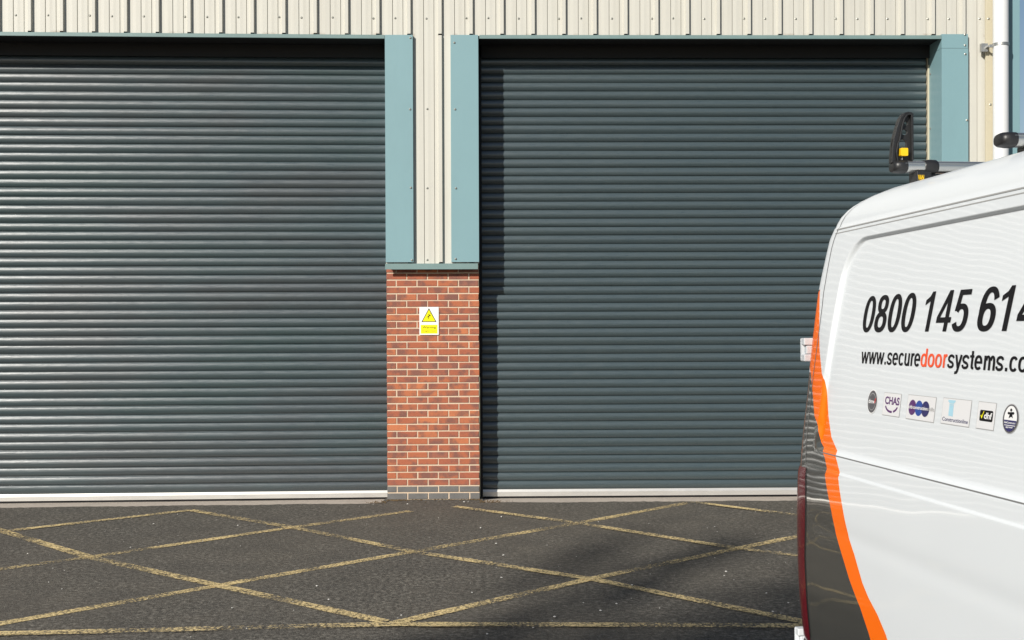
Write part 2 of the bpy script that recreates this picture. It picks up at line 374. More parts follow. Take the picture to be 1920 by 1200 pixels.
LW = 0.104
lines = [
    [(0, 1170), (400, 1100), (785, 1033), (1080, 982), (1290, 943)], [(0, 1068), (170, 1045), (545, 990), (770, 959)],
    [(738, 1170), (1115, 1085), (1380, 1030), (1490, 1008)], [(2, 998), (358, 957.5)],
    [(0, 996), (170, 1047), (410, 1100), (722, 1168)], [(356, 958), (545, 990), (785, 1038), (1110, 1088), (1490, 1165)],
    [(852, 951.5), (1080, 982), (1380, 1030), (1490, 1043)], [(1290, 942), (1495, 968)],
    [(0, 1192), (200, 1187.5), (600, 1177.5), (740, 1174.5), (1000, 1175), (1480, 1177)]]
ext = [(2.2, 0), (1.5, 0), (0, 2.5), (1.2, 0), (1.0, 0), (0, 2.2), (0, 2.4), (0, 2.4), (3, 4)]
for k, (ln, ex) in enumerate(zip(lines, ext)):
    P = [Vector(gp(*c)) for c in ln]
    if ex[0]: P.insert(0, P[0] + (P[0] - P[1]).normalized() * ex[0])
    if ex[1]: P.append(P[-1] + (P[-1] - P[-2]).normalized() * ex[1])
    Q = [P[0]]
    for a, b in zip(P, P[1:]):
        m = max(1, int((b - a).length / 0.12)); Q += [a.lerp(b, i / m) for i in range(1, m + 1)]
    z = 0.004 + 0.0015 * k; vs = []
    for i, p in enumerate(Q):
        t = (Q[min(i + 1, len(Q) - 1)] - Q[max(i - 1, 0)]).normalized(); nn = Vector((-t.y, t.x, 0))
        hw = LW / 2 * random.uniform(0.9, 1.08)
        for s in (-1, 1): q = p + nn * s * hw; vs.append((q.x, q.y, z))
    mb = MB().add(vs, [[2 * i, 2 * i + 2, 2 * i + 3, 2 * i + 1] for i in range(len(Q) - 1)])
    mb.build('painted_line', M['line'], ground, fixn=False)

for a, b, lab in ((XL, XP0, 'pale concrete threshold under the left roller shutter'), (XP1, XR, 'pale concrete threshold under the right roller shutter')):
    mb = MB(); n = 40; vs = []
    for i in range(n + 1):
        xx = a + 0.002 + (b - a - 0.004) * i / n
        bb = -0.13 * max(0.0, XP0 - xx) / 4.1
        vs += [(xx, yd + bb - 0.06, -0.014), (xx, 0.10 + bb, -0.012 + random.uniform(-.001, .001)), (xx, 0.62 + bb, -0.060)]
    mb.add(vs, [[3 * i + j, 3 * i + 3 + j, 3 * i + 4 + j, 3 * i + 1 + j] for i in range(n) for j in (0, 1)])
    tag(mb.build('threshold', M['concrete'], fixn=False), lab, kind='structure')

# ------------------------------------------------------------------ warehouse
ware = tag(empty('warehouse', (0, 0.4, 0)), 'cream clad industrial unit with teal trim and two dark roller shutters', 'building')
OFF = Vector((0, 0.4, 0))
def bend(x): return -0.13 * max(0.0, XP0 - x) / 4.1      # the left bay stands very slightly forward towards its far end
def wb(mb, name, mat, parent=None, **kw):            # build in world coordinates, parent under the warehouse
    o = mb.build(name, mat, parent or ware, **kw)
    for v in o.data.vertices:
        if v.co.x < XP0: v.co.y += bend(v.co.x)
    o.data.update(); o.data.transform(Matrix.Translation(-OFF)); return o

ZT = 5.048            # top of the openings
ZC = 2.575            # foot of the cladding
ZTOP = 7.6
XE = 5.665            # cladding ends, corner trim starts
CY = 0.047            # trough plane of the cladding
XA = wp(5.8, 30)[0]; PITCH = (wp(1811.2, 30)[0] - XA) / 31
def profile(x0, x1):
    pts = []; px = PITCH / 58.2; k0 = int((x0 - XA) // PITCH) - 1; k1 = int((x1 - XA) // PITCH) + 2
    crest = CY - 0.036; gr = CY + 0.010
    for k in range(k0, k1):
        b = XA + k * PITCH
        pts += [(b, crest), (b + 1.5 * px, CY), (b + 9 * px, CY - 0.0004), (b + 15 * px, CY - 0.0022), (b + 23.7 * px, CY - 0.0018), (b + 24.2 * px, gr), (b + 24.6 * px, gr), (b + 25.0 * px, CY), (b + 32 * px, CY - 0.0018), (b + 37 * px, CY - 0.0004), (b + 43.1 * px, CY), (b + 43.6 * px, gr), (b + 44.0 * px, gr), (b + 44.4 * px, CY), (b + 50.6 * px, CY), (b + 52.4 * px, crest)]
    def at(x):
        for (xa, ya), (xb, yb) in zip(pts, pts[1:]):
            if xa <= x <= xb: return (x, ya + (yb - ya) * (x - xa) / (xb - xa))
    return [at(x0)] + [p for p in pts if x0 < p[0] < x1] + [at(x1)]
def clad(x0, x1, z0, z1):
    p = profile(x0, x1); n = len(p); mb = MB()
    zs = [z0, z1]
    mb.add([(a, b, z + (0.016 if z == z0 and b < CY - 0.02 else 0)) for z in zs for a, b in p], [[i, i + 1, n + i + 1, n + i] for i in range(n - 1)])
    mb.add([(a, b + 0.002, z + (0.016 if z == z0 and b < CY - 0.02 else 0)) for z in zs for a, b in p], [[i, n + i, n + i + 1, i + 1] for i in range(n - 1)])
    return wb(mb, 'cladding', M['cream'], fixn=False)
ctop = clad(-10.0, XE, ZT, ZTOP)
cpier = clad(XP0, XP1, ZC, ZT)
cright = clad(XR, XE, ZC, ZT)
cleft = clad(-10.0, XL, ZC, ZT)

# structural core behind the cladding: side walls, roof, linings of the openings
core = MB()
core.box((-9.99, 0.13, ZT + 0.02), (XP0, 0.40, ZTOP - 0.02)); core.box((XP0, 0.13, ZT + 0.02), (XE - 0.01, 0.40, ZTOP - 0.02))
for a, b in ((-9.99, XL - 0.02), (XP0 + 0.02, XP1 - 0.02), (XR + 0.02, XE - 0.01)): core.box((a, 0.13, 0.02), (b, 0.40, ZT + 0.02))
wb(core, 'inner_wall', M['dark'])
sd_ = MB(); sd_.box((XE + 0.09, 0.10, 0.0), (XE + 0.108, 25, ZTOP)); sd_.box((-10.05, 0.10, 0.0), (-10.0, 25, ZTOP)); sd_.box((-10.0, 24.9, 0), (XE + 0.09, 25, ZTOP))
sd_.box((-10.0, 0.41, 0.6 + ZT), (XE + 0.09, 0.43, ZTOP))
wb(sd_, 'side_wall', M['cream'])
rf = MB(); rf.box((-10.15, -0.22, ZTOP), (XE + 0.2, 25.1, ZTOP + 0.12)); wb(rf, 'roof', M['eaves'])

# teal flashings
def flashing(x0, x1, ret, z0, z1):
    mb = MB()
    mb.box((x0, 0.0, z0), (x1, 0.004, z1))
    for xx in (x0, x1):
        if abs(xx - ret) < 1e-6: continue
        s = 1 if xx == x0 else -1
        mb.box((min(xx, xx + s * 0.004), 0.004, z0), (max(xx, xx + s * 0.004), 0.046, z1))
    s = -1 if ret == x1 else 1
    mb.box((min(ret, ret + s * 0.004), 0.004, z0), (max(ret, ret + s * 0.004), SH + 0.05, z1))
    return wb(mb, 'flashing', M['teal'])
fx = [wp(774.5, 280)[0], wp(845.5, 280)[0], wp(1815.5, 180)[0]]
f_a = flashing(XP0, fx[0], XP0, 2.590, ZT)
f_b = flashing(fx[1], XP1, XP1, 2.590, ZT)
zj = 4.905
f_c = flashing(XR, fx[2], XR, ZC, zj)
f_c2 = flashing(XR, fx[2] - 0.003, XR, zj + 0.003, ZT + 0.012)
f_d = flashing(XL - 0.30, XL, XL, ZC, ZT)
for a, b in ((XL + 0.002, XP0 - 0.002), (XP1 + 0.012, XR - 0.002)):
    mb = MB(); mb.box((a, -0.004, ZT - 0.041), (b, 0.02, ZT - 0.003)); mb.box((a, 0.0, ZT - 0.003), (b, 0.012, ZT))
    wb(mb, 'lintel_trim', M['sill'], bevel=0.002)
    mb = MB(); mb.box((a, 0.021, ZT - 0.030), (b, SH + 0.05, ZT - 0.026)); mb.box((a, SH - 0.05, 4.875), (b, SH - 0.045, ZT - 0.031)); wb(mb, 'shade_black_lining', M['dark'])  # soffit's shade put into its colour; board stands for the dark roll opening
mb = MB()
mb.prism([(-0.012, 2.574), (0.10, 2.580), (0.10, 2.572), (-0.004, 2.566), (-0.004, 2.512), (-0.012, 2.512)], 'x', XP0 - 0.006, XP1 - 0.012)
wb(mb, 'drip_sill', M['sill'])
for a, b in ((XR, XE), (-10.0, XL - 0.3)):
    mb = MB(); mb.prism([(-0.012, 2.574), (0.10, 2.580), (0.10, 2.572), (-0.004, 2.566), (-0.004, 2.512), (-0.012, 2.512)], 'x', a, b); wb(mb, 'drip_sill', M['sill'])
ct0, ct1 = wp(1892, 60)[0], wp(1912, 60)[0]
mb = MB(); mb.box((XE, -0.004, 0.0), (ct1, 0.09, ZTOP)); wb(mb, 'corner_trim', M['teal'], bevel=0.003)
mb = MB(); mb.box((wp(1848.5, 100)[0], -0.002, ZC), (XE - 0.001, 0.03, ZTOP - 0.01)); wb(mb, 'cover_strip', M['beige'], bevel=0.002)

# brickwork
def brickwork(x0, x1, seed, name='brick_pier'):
    rnd = random.Random(seed)
    FY = 0.10; mort = MB(); mort.box((x0 + 0.004, FY + 0.006, 0.0), (x1 - 0.004, 0.36, 2.566))
    red = MB(); blue = MB(); cols = []
    ph = 0.0125; jh = 0.0135
    for r in range(34):
        z0 = 0.0 + r * 0.075 + (0.004 if r == 0 else jh / 2); z1 = (r + 1) * 0.075 - jh / 2
        if z0 > 2.54: break
        z1 = min(z1, 2.563)
        st = x0 - (0.0 if r % 2 == 0 else 0.1145)
        x = st
        while x < x1 - 0.02:
            a, b = max(x, x0), min(x + 0.2130, x1)
            x += 0.226
            if b - a < 0.02: continue
            j = lambda s=0.0016: rnd.uniform(-s, s)
            fy = FY + rnd.uniform(-0.0015, 0.0015)
            A = a + (j() if a > x0 else 0); B = b + (j() if b < x1 else 0); zz0 = z0 + j(); zz1 = z1 + j()
            ch = 0.003
            vs = [(A, 0.355, zz0), (B, 0.355, zz0), (B, 0.355, zz1), (A, 0.355, zz1),
                  (A, fy + ch, zz0), (B, fy + ch, zz0), (B, fy + ch, zz1), (A, fy + ch, zz1),
                  (A + ch + j(.001), fy, zz0 + ch + j(.001)), (B - ch, fy, zz0 + ch + j(.001)), (B - ch + j(.001), fy, zz1 - ch), (A + ch, fy, zz1 - ch + j(.001))]
            fs = [(0, 1, 5, 4), (1, 2, 6, 5), (2, 3, 7, 6), (3, 0, 4, 7), (4, 5, 9, 8), (5, 6, 10, 9), (6, 7, 11, 10), (7, 4, 8, 11), (8, 9, 10, 11)]
            if r < 2: blue.add(vs, fs)
            else:
                red.add(vs, fs); cols += [(min(1, max(0, rnd.gauss(0.58, 0.19))), rnd.random(), rnd.random(), 1)] * 12
    o = wb(red, name, M['brick'])
    ca = o.data.color_attributes.new('brick', 'FLOAT_COLOR', 'POINT')
    ca.data.foreach_set('color', [c for q in cols for c in q])
    m = wb(mort, 'mortar', M['mortar'], o); p = wb(blue, 'plinth', M['blue_brick'], o)
    p['label'] = 'two grey brick courses at the foot of the pier'
    return o
brickwork(wp(725.5, 750, 0.1)[0], wp(899, 750, 0.1)[0], 3)
brickwork(XR + 0.01, ct1 - 0.12, 5, 'brick_wall')
brickwork(-9.99, XL - 0.01, 6, 'brick_wall')

# roller shutters
def shutter(x0, x1, ztop_rail, P, label):
    z = ztop_rail; mb = MB(); prof = []; srnd = random.Random(int(P * 1e5))
    # one slat: flat hook at the foot, rounded belly leaning out at the top third
    shape = [(0.0, 0.016), (0.035, 0.006), (0.10, -0.0025), (0.20, -0.0085), (0.33, -0.0130), (0.48, -0.0156), (0.62, -0.0150), (0.90, -0.0085), (0.968, -0.0045), (1.0, 0.016)]
    while z < ZT + 0.25:
        tl = srnd.gauss(0, 0.045)
        for t, y in shape[:-1]: prof.append((SH + y + (tl * (t - 0.5) * P if 0.05 < t < 0.98 else 0), z + t * P))
        z += P
    nx = 14; n = len(prof)
    vs = []
    for i in range(nx + 1):
        xx = x0 + (x1 - x0) * i / nx
        for q, (y, zz) in enumerate(prof):
            k = q // 9; vs.append((xx, y + 0.0012 * math.sin(xx * 1.3 + k * 1.7) + 0.0008 * math.sin(k * 4.1), zz + 0.0016 * math.sin(k * 2.3 + xx * 0.7)))
    mb.add(vs, [[i * n + j, (i + 1) * n + j, (i + 1) * n + j + 1, i * n + j + 1] for i in range(nx) for j in range(n - 1)])
    o = wb(mb, 'roller_shutter', M['shutter_tinted'] if x0 < -2 else M['shutter'], smooth='all', fixn=False); o['label'] = label
    rb = MB(); rb.prism([(SH - 0.0225, -0.013), (SH + 0.02, -0.013), (SH + 0.02, ztop_rail + 0.003), (SH - 0.0135, ztop_rail + 0.003), (SH - 0.0215, ztop_rail - 0.022), (SH - 0.0225, ztop_rail - 0.024)], 'x', x0 + 0.003, x1 - 0.003)
    wb(rb, 'bottom_rail', M['alu'], o)
    sb = MB(); sb.box((x0 + 0.004, SH + 0.004, -0.060), (x1 - 0.004, SH + 0.03, -0.0135)); wb(sb, 'rubber_seal', M['rubber'], o)
    return o
sh_l = shutter(XL + 0.03, XP0 + 0.05, 0.058, 0.0964, 'slate grey shutter catching sun highlights on its slats')
sh_r = shutter(XP1 + 0.028, XR - 0.03, 0.060, 0.0947, 'slate grey shutter partly hidden by the van')
gl = wp(1737.5, 200, SH - 0.03)[0]; gr_ = wp(1742.5, 200, SH - 0.03)[0]
mb = MB(); mb.box((gl + 0.012, SH - 0.035, -0.02), (XR - 0.001, SH - 0.030, 4.80)); mb.box((gl + 0.012, SH - 0.03, -0.02), (gl + 0.016, SH + 0.04, ZT)); wb(mb, 'guide_rail', M['beige'], sh_r)
mb = MB(); mb.box((XP1 + 0.002, SH - 0.05, -0.02), (XP1 + 0.030, SH + 0.03, ZT)); wb(mb, 'guide_rail', M['dark'], sh_r)
for a, b in ((XP0 + 0.006, XP0 + 0.012), (XL + 0.002, XL + 0.03)): mb = MB(); mb.box((a, SH - 0.05, -0.02), (b, SH + 0.03, ZT)); wb(mb, 'guide_rail', M['dark'], sh_l)

# screws
sc = MB(); r_ = 0.0125
sc.loft([[(r_ * math.cos(t), 0.004, r_ * math.sin(t)) for t in [i * math.pi / 5 for i in range(10)]],
         [(r_ * math.cos(t), -0.002, r_ * math.sin(t)) for t in [i * math.pi / 5 for i in range(10)]],
         [(0.007 * math.cos(t), -0.005, 0.007 * math.sin(t)) for t in [i * math.pi / 5 for i in range(10)]],
         [(0.006 * math.cos(t), -0.011, 0.006 * math.sin(t)) for t in [i * math.pi / 5 for i in range(10)]]])
proto = sc.build('screw', M['screw'], ctop)
first = [True]
def screw(parent, x, z, Y):
    loc = Vector((x, Y + bend(x), z)) - OFF
    if first[0]: proto.parent = parent; proto.location = loc; first[0] = False
    else: copy_part(proto, parent, loc)
px = PITCH / 58.2
for k in range(-1, 32):
    ofs = 46.5 if k % 3 == 2 else 29
    screw(ctop, XA + k * PITCH + ofs * px + random.uniform(-.004, .004), 5.238 + random.uniform(-.004, .004), CY)
for yy in (203, 352, 487): screw(cpier, wp(801, yy)[0], wp(801, yy)[2], CY)
for pts, par in (([(769.5, 71), (769, 205), (770.5, 352), (772.5, 488)], f_a), ([(852, 80), (853.5, 205), (855, 353), (854.5, 485.5)], f_b), ([(1810, 101.5), (1813, 225.5)], f_c), ([(1809.5, 65), (1809.5, 85)], f_c2)):
    for a in pts: p = wp(*a); screw(par, p[0], p[2], 0.0)
for a in ((1853.5, 35), (1857, 196)): p = wp(*a, -0.002); screw(ware, p[0], p[2], -0.002)
side = proto.data.copy(); side.name = 'screw'; side.transform(Matrix.Rotation(R(-90), 4, 'Z'))
for yy in (139, 241):
    z = wp(1745, yy, 0.33)[2]; o = bpy.data.objects.new('screw', side); C.objects.link(o); o.parent = f_c; o.location = Vector((XR, 0.33, z)) - OFF

# ------------------------------------------------------------------ downpipe
pc = wp(1876.5, 150, -0.11); pr = 0.0815
dp = tag(empty('downpipe', (pc[0], -0.11, 0)), 'white round downpipe clipped to the wall beside the teal corner trim', 'downpipe')
mb = MB(); N = 32
mb.loft([[(pr * math.cos(2 * math.pi * i / N), pr * math.sin(2 * math.pi * i / N), z) for i in range(N)] for z in (0.0, 1.5, 3.0, 4.5, 6.0, 7.45)])
mb.build('pipe', M['white_pipe'], dp, smooth=True)
zb = wp(1876, 84, -0.11)[2]
mb = MB()
mb.loft([[((pr + e) * math.cos(2 * math.pi * i / N), (pr + e) * math.sin(2 * math.pi * i / N), zb + z) for i in range(N)] for e, z in ((0.001, -0.016), (0.006, -0.015), (0.006, 0.015), (0.001, 0.016))], caps=False)
mb.box((-pr - 0.045, -0.010, zb - 0.028), (-pr - 0.004, 0.006, zb + 0.002)); mb.box((-pr - 0.105, 0.055, zb - 0.060), (-pr - 0.035, 0.105, zb + 0.028)); mb.box((-pr - 0.06, 0.0, zb - 0.022), (-pr - 0.042, 0.06, zb - 0.004))
mb.build('pipe_clip', M['galv'], dp, smooth=True)
for k in range(1):
    mb = MB(); mb.loft([[((pr + e) * math.cos(2 * math.pi * i / N), (pr + e) * math.sin(2 * math.pi * i / N), z) for i in range(N)] for e, z in ((0.0, 2.10), (0.007, 2.11), (0.007, 2.22), (0.0, 2.23))], caps=False)
    mb.build('pipe_collar', M['white_pipe'], dp, smooth=True)

# ------------------------------------------------------------------ warning sign
s0, s1 = wp(786.5, 628, 0.092), wp(822.5, 575.5, 0.092)
SW, SHH = s1[0] - s0[0], s1[2] - s0[2]
sg = tag(empty('warning_sign', (s0[0], 0.094, s0[2])), 'white and yellow warning sign screwed to the brick pier', 'sign')
mb = MB(); mb.box((0, -0.003, 0), (SW, 0.003, SHH)); mb.build('sign_plate', M['ink_white'], sg, bevel=0.001)
def flat(poly_or, y, name, mat, parent, th=0.0008):
    m = MB()
    for q in poly_or: m.prism(q, 'y', y, y + th)
    return m.build(name, mat, parent)
def SX(x): return (x - 395) / 535 * SW
def SZ(y): return (1018 - y) / 785 * SHH
flat([[(SX(452), SZ(655)), (SX(868), SZ(655)), (SX(660), SZ(265))]], -0.0042, 'triangle_border', M['ink_black'], sg)
flat([[(SX(484), SZ(637)), (SX(836), SZ(637)), (SX(660), SZ(308))]], -0.0052, 'triangle_field', M['ink_yellow'], sg)
fig = [disc(SX(697), SZ(428), 0.0045, 0.0045, 12), [(SX(700), SZ(462)), (SX(655), SZ(512)), (SX(630), SZ(500)), (SX(672), SZ(446))],
       [(SX(675), SZ(446)), (SX(632), SZ(432)), (SX(634), SZ(442)), (SX(665), SZ(458))], [(SX(697), SZ(462)), (SX(722), SZ(497)), (SX(714), SZ(500)), (SX(686), SZ(472))],
       [(SX(655), SZ(512)), (SX(595), SZ(530)), (SX(590), SZ(518)), (SX(632), SZ(498))], [(SX(650), SZ(506)), (SX(672), SZ(530)), (SX(632), SZ(572)), (SX(624), SZ(562)), (SX(652), SZ(532)), (SX(636), SZ(510))]]
flat(fig, -0.0060, 'falling_figure', M['ink_black'], sg)
flat([[(SX(432), SZ(980)), (SX(893), SZ(980)), (SX(893), SZ(735)), (SX(432), SZ(735))]], -0.0042, 'caption_panel', M['ink_yellow'], sg)
for txt, a, b, y0, y1, of in (('Warning', 482, 850, 835, 772, 0.01), ('Fragile roof', 482, 838, 922, 890, 0.0)):
    v, f = fit_text(txt, SX(a), SX(b), SZ(y0), SZ(y1), 'W', off=of)
    MB().add([(x, -0.0048, z) for x, z in v], f).build('lettering', M['sign_text'], sg, fixn=False)

# ------------------------------------------------------------------ the van (local frame: X in from the near side, Y to the rear, Z up)
vy = Vector(ray(685, 630)).normalized(); vx = vy.cross(Vector((0, 0, 1))).normalized(); vz = vx.cross(vy)
VR = Matrix((vx, vy, vz)).transposed()
VC = Vector((-1.9, -4.84, 1.95))                       # the camera in the van's frame
VO = Vector(CAM) - VR @ VC
van = tag(empty('van', VO), 'white works van with orange stripe and phone number on its side', 'van')
van.rotation_euler = VR.to_euler()
VRn = np.array(VR); VOn = np.array(VO); VCn = np.array(VC)
def v2px(P): return proj(VRn @ np.asarray(P) + VOn)
WID, LEN, RC = 2.07, 5.55, 0.11
def xside(z):
    t = max(0.0, (z - 1.15) / 1.25); b = max(0.0, (0.95 - z) / 0.6)
    return 0.10 * t ** 1.55 + 0.05 * b * b
sil = [(1567, 425), (1556, 450), (1550, 475), (1540, 520), (1534, 550), (1528, 600), (1522, 650), (1518, 690), (1513, 740), (1507, 790), (1502, 840), (1498, 890), (1497, 940), (1497, 1000), (1498.5, 1060), (1502, 1120), (1507, 1170)]
tab = []
for c in sil:
    d = VRn.T @ ray(*c); de = math.atan2(d[0], d[1]); hyp = math.hypot(d[0], d[1]); z = 1.5
    for _ in range(30):
        X = xside(z) + RC
        yc = ((X - VCn[0]) * math.cos(de) - RC) / math.sin(de) + VCn[1]
        t = (X - VCn[0]) * math.sin(de) + (yc - VCn[1]) * math.cos(de); z = VCn[2] + t * d[2] / hyp
    tab.append((z, yc + RC))
tab.sort(); tz = [a for a, b in tab]; ty = [b for a, b in tab]
def yrear(z): return float(np.interp(z, tz, ty))
def sstep(a, b, x): t = min(1.0, max(0.0, (x - a) / (b - a))); return t * t * (3 - 2 * t)
QC = math.pi * RC / 2
REC = dict(on=False)
def vs0(q, z):
    X = xside(z); yr = yrear(z)
    if q >= 0: return np.array([X, yr - RC - q, z])
    if q >= -QC: th = -q / RC; return np.array([X + RC * (1 - math.cos(th)), yr - RC + RC * math.sin(th), z])
    return np.array([X + RC + (-q - QC), yr, z])
def inv(x, y, q=0.3, z=1.5, fn=None):                  # photo pixel -> (q, z) on the near side
    fn = fn or vs0
    for _ in range(60):
        p = v2px(fn(q, z)); e = np.array([x, y]) - p
        if np.abs(e).max() < 0.01: break
        h = 1e-4
        J = np.array([(v2px(fn(q + h, z)) - p) / h, (v2px(fn(q, z + h)) - p) / h]).T
        dq, dz = np.linalg.solve(J, e); m = max(abs(dq), abs(dz)); k = min(1, 0.15 / m) if m > 0 else 1
        q += dq * k; z += dz * k; q = max(q, -QC * 0.7)
    return q, z
Z_SEAM = np.mean([inv(1600, 862.5)[1], inv(1900, 940)[1]]); Z_SWAGE = np.mean([inv(1600, 901)[1], inv(1900, 975)[1]]); Z_LOW = np.mean([inv(1620, 1017)[1], inv(1860, 1117)[1]])
Z_GUT = np.mean([inv(1600, 420.5)[1], inv(1900, 353.5)[1]])
REC_TOP = np.mean([inv(1700, 431)[1], inv(1880, 396)[1]])
rec_edge = sorted([inv(*c)[::-1] for c in ((1545, 715), (1552, 668), (1561, 610), (1572, 550), (1583, 495))])
def rec_q(z): return float(np.interp(z, [a for a, b in rec_edge], [b for a, b in rec_edge]))
def disp(q, z):                                        # inward displacement of the near (and far) side
    r = 0.16; d1 = q - rec_q(min(z, REC_TOP - r)); d2 = REC_TOP - z
    if d1 < r and d2 < r: e = r - math.hypot(r - d1, r - d2)
    else: e = min(d1, d2)
    e = min(e, max(z - (Z_SEAM + 0.02), -0.03) + 0.012)
    e = min(e, 2.9 - q)
    a = 0.017 * sstep(-0.008, 0.008, e)
    f = sstep(0.05, 0.25, q) * sstep(4.2, 3.6, q) if q < 4.2 else 0
    a -= 0.006 * f * sstep(Z_SWAGE + 0.006, Z_SWAGE - 0.006, z)
    a += 0.003 * f * math.exp(-((z - Z_LOW) / 0.04) ** 2)
    return a
def sstep_(a, b, x): return sstep(a, b, x)
def vsd(q, z, off=0.0):
    p = vs0(q, z)
    if q > -0.02: p = p + np.array([disp(q, z) * sstep(-0.02, 0.02, q), 0, 0])
    if off:
        th = min(max(-q / RC, 0), math.pi / 2); p = p + off * np.array([-math.cos(th), math.sin(th), 0.0])
    return p
def invd(x, y): q, z = inv(x, y); return inv(x, y, q, z, vsd)

# livery boundaries (z -> q)
oR_px = [(1537.5, 545), (1536, 622), (1537, 660), (1541, 700), (1546, 712), (1551, 740), (1553.5, 780), (1559, 820), (1567, 856), (1573.5, 892), (1571.5, 894), (1576, 930), (1583, 970), (1592, 1010), (1602, 1040), (1609, 1065), (1617, 1093), (1628, 1120), (1645, 1152), (1661, 1190), (1668, 1215)]
oL_px = [(1520.5, 700), (1524, 740), (1527, 780), (1534, 798), (1540, 830), (1546, 856), (1549, 884), (1546.5, 890), (1552, 925), (1559, 960), (1567, 1000), (1577, 1035), (1583, 1055), (1592, 1085), (1601, 1110), (1613, 1140), (1629, 1188), (1636, 1215)]
oR = sorted([invd(*c)[::-1] for c in oR_px]); oL = sorted([invd(*c)[::-1] for c in oL_px])
zR0 = oR[-1][0]; zL0 = oL[-1][0]
def qR(z): return float(np.interp(z, [a for a, b in oR], [b for a, b in oR])) - (max(0, oR[0][0] - z) * -0.30)
def qL(z):
    if z > zL0: return max(-QC * 0.98, oL[-1][1] - (z - zL0) * 1.2)
    return min(float(np.interp(z, [a for a, b in oL], [b for a, b in oL])) + max(0, oL[0][0] - z) * 0.30, qR(z) - 0.05)
# rows of the body
z_lo = list(np.linspace(0.34, 0.60, 10))[:-1] + sorted(list(np.linspace(0.60, Z_GUT, 190)) + [REC_TOP + d for d in np.linspace(-0.014, 0.014, 15)] + [Z_SWAGE + d for d in np.linspace(-0.012, 0.012, 11)])
roofrows = [(Z_GUT + 0.004, 0.004, 0.003), (Z_GUT + 0.02, 0.007, 0.014), (Z_GUT + 0.045, 0.014, 0.040), (Z_GUT + 0.07, 0.026, 0.082), (Z_GUT + 0.085, 0.037, 0.118), (Z_GUT + 0.10, 0.052, 0.165), (Z_GUT + 0.118, 0.076, 0.24), (Z_GUT + 0.138, 0.118, 0.33), (Z_GUT + 0.154, 0.18, 0.42), (Z_GUT + 0.172, 0.29, 0.54), (Z_GUT + 0.192, 0.45, 0.68), (Z_GUT + 0.208, 0.66, 0.85), (Z_GUT + 0.216, 0.83, 1.0), (Z_GUT + 0.218, 0.935, 1.1)]
yfz = ([0.3, 0.5, 0.75, 0.95, 1.12, 1.25, 1.42, 1.8, 2.2, 2.42, 2.62], [-5.42, -5.52, -5.55, -5.52, -5.42, -5.1, -4.72, -4.42, -4.02, -3.72, -3.4])
def yfront(z): return float(np.interp(z, *yfz))
RF = 0.34
def colset(z):
    """(q) columns of the near half from the rear centre line to the front corner"""
    a, b = qL(z), qR(z); zz = z
    cols = []
    def seg(q0, q1, n, tagn):
        for i in range(n): cols.append((q0 + (q1 - q0) * i / n, tagn))
    seg(-QC - (WID / 2 - xside(zz) - RC), -QC, 14, 'rear')
    if z > zR0: a = b = float(np.interp(zR0, [p for p, _ in oR], [p for _, p in oR])) - (z - zR0) * 0.02
    if z > zL0: a = min(a, b)
    seg(-QC, a, 16, 'grey'); seg(a, b, 14, 'orange'); seg(b, b + 0.34, 70, 'white'); seg(b + 0.34, 2.2, 90, 'white')
    L = yrear(zz) - RC - (yfront(zz) + RF); seg(2.2, max(2.21, L), 40, 'white')
    cols.append((max(2.21, L), 'front'))
    return cols
mbs = {k: MB() for k in ('white', 'grey', 'orange', 'grey_far', 'orange_far')}
grid = []; tags = None
for z in z_lo:
    cs = colset(z); tags = [t for _, t in cs]; row = [vsd(q, z) for q, _ in cs]
    X, yf = xside(z), yfront(z)
    for i in range(1, 11):
        th = i / 10 * math.pi / 2; row.append(np.array([X + RF * (1 - math.cos(th)), yf + RF - RF * math.sin(th), z]))
    for i in range(1, 9): row.append(np.array([X + RF + (WID / 2 - X - RF) * i / 8, yf, z]))
    grid.append(row)
tags += ['white'] * 18
last = grid[-1]; Xg = xside(Z_GUT)
for z, ins, rin in roofrows:
    row = []
    sx = (WID / 2 - Xg - ins) / (WID / 2 - Xg); yc0, yc1 = yrear(Z_GUT), yfront(Z_GUT); yf = yfront(min(z, 2.6)) + ins * 0.3
    for p in last:
        X = WID / 2 - (WID / 2 - p[0]) * sx; t = (p[1] - yc1) / (yc0 - yc1); row.append(np.array([X, yf + t * ((yc0 - rin) - yf), z]))
    grid.append(row)
nr, nc = len(grid), len(grid[0])
def zone(i, j):
    t = tags[j]; z = grid[i][0][2]
    if t == 'grey': return 'grey' if z < zL0 + 0.001 else ('white')
    if t == 'orange': return 'orange' if z < zR0 else 'white'
    return 'white'
idx = {k: {} for k in mbs}
def vid(k, i, j, mir):
    key = (i, j, mir)
    if key not in idx[k]:
        p = grid[i][j]; idx[k][key] = len(mbs[k].v); mbs[k].v.append((WID - p[0] if mir else p[0], p[1], p[2]))
    return idx[k][key]
for i in range(nr - 1):
    for j in range(nc - 1):
        for mir in (0, 1):
            k = zone(i, j)
            if mir and k != 'white': k += '_far'
            P = [grid[i][j], grid[i][j + 1], grid[i + 1][j + 1], grid[i + 1][j]]
            ar = np.linalg.norm(np.cross(P[2] - P[0], P[3] - P[1]))
            if ar < 1e-9: continue
            q = [vid(k, i, j, mir), vid(k, i, j + 1, mir), vid(k, i + 1, j + 1, mir), vid(k, i + 1, j, mir)]
            mbs[k].f.append(q if not mir else q[::-1]); mbs[k].m.append(0)
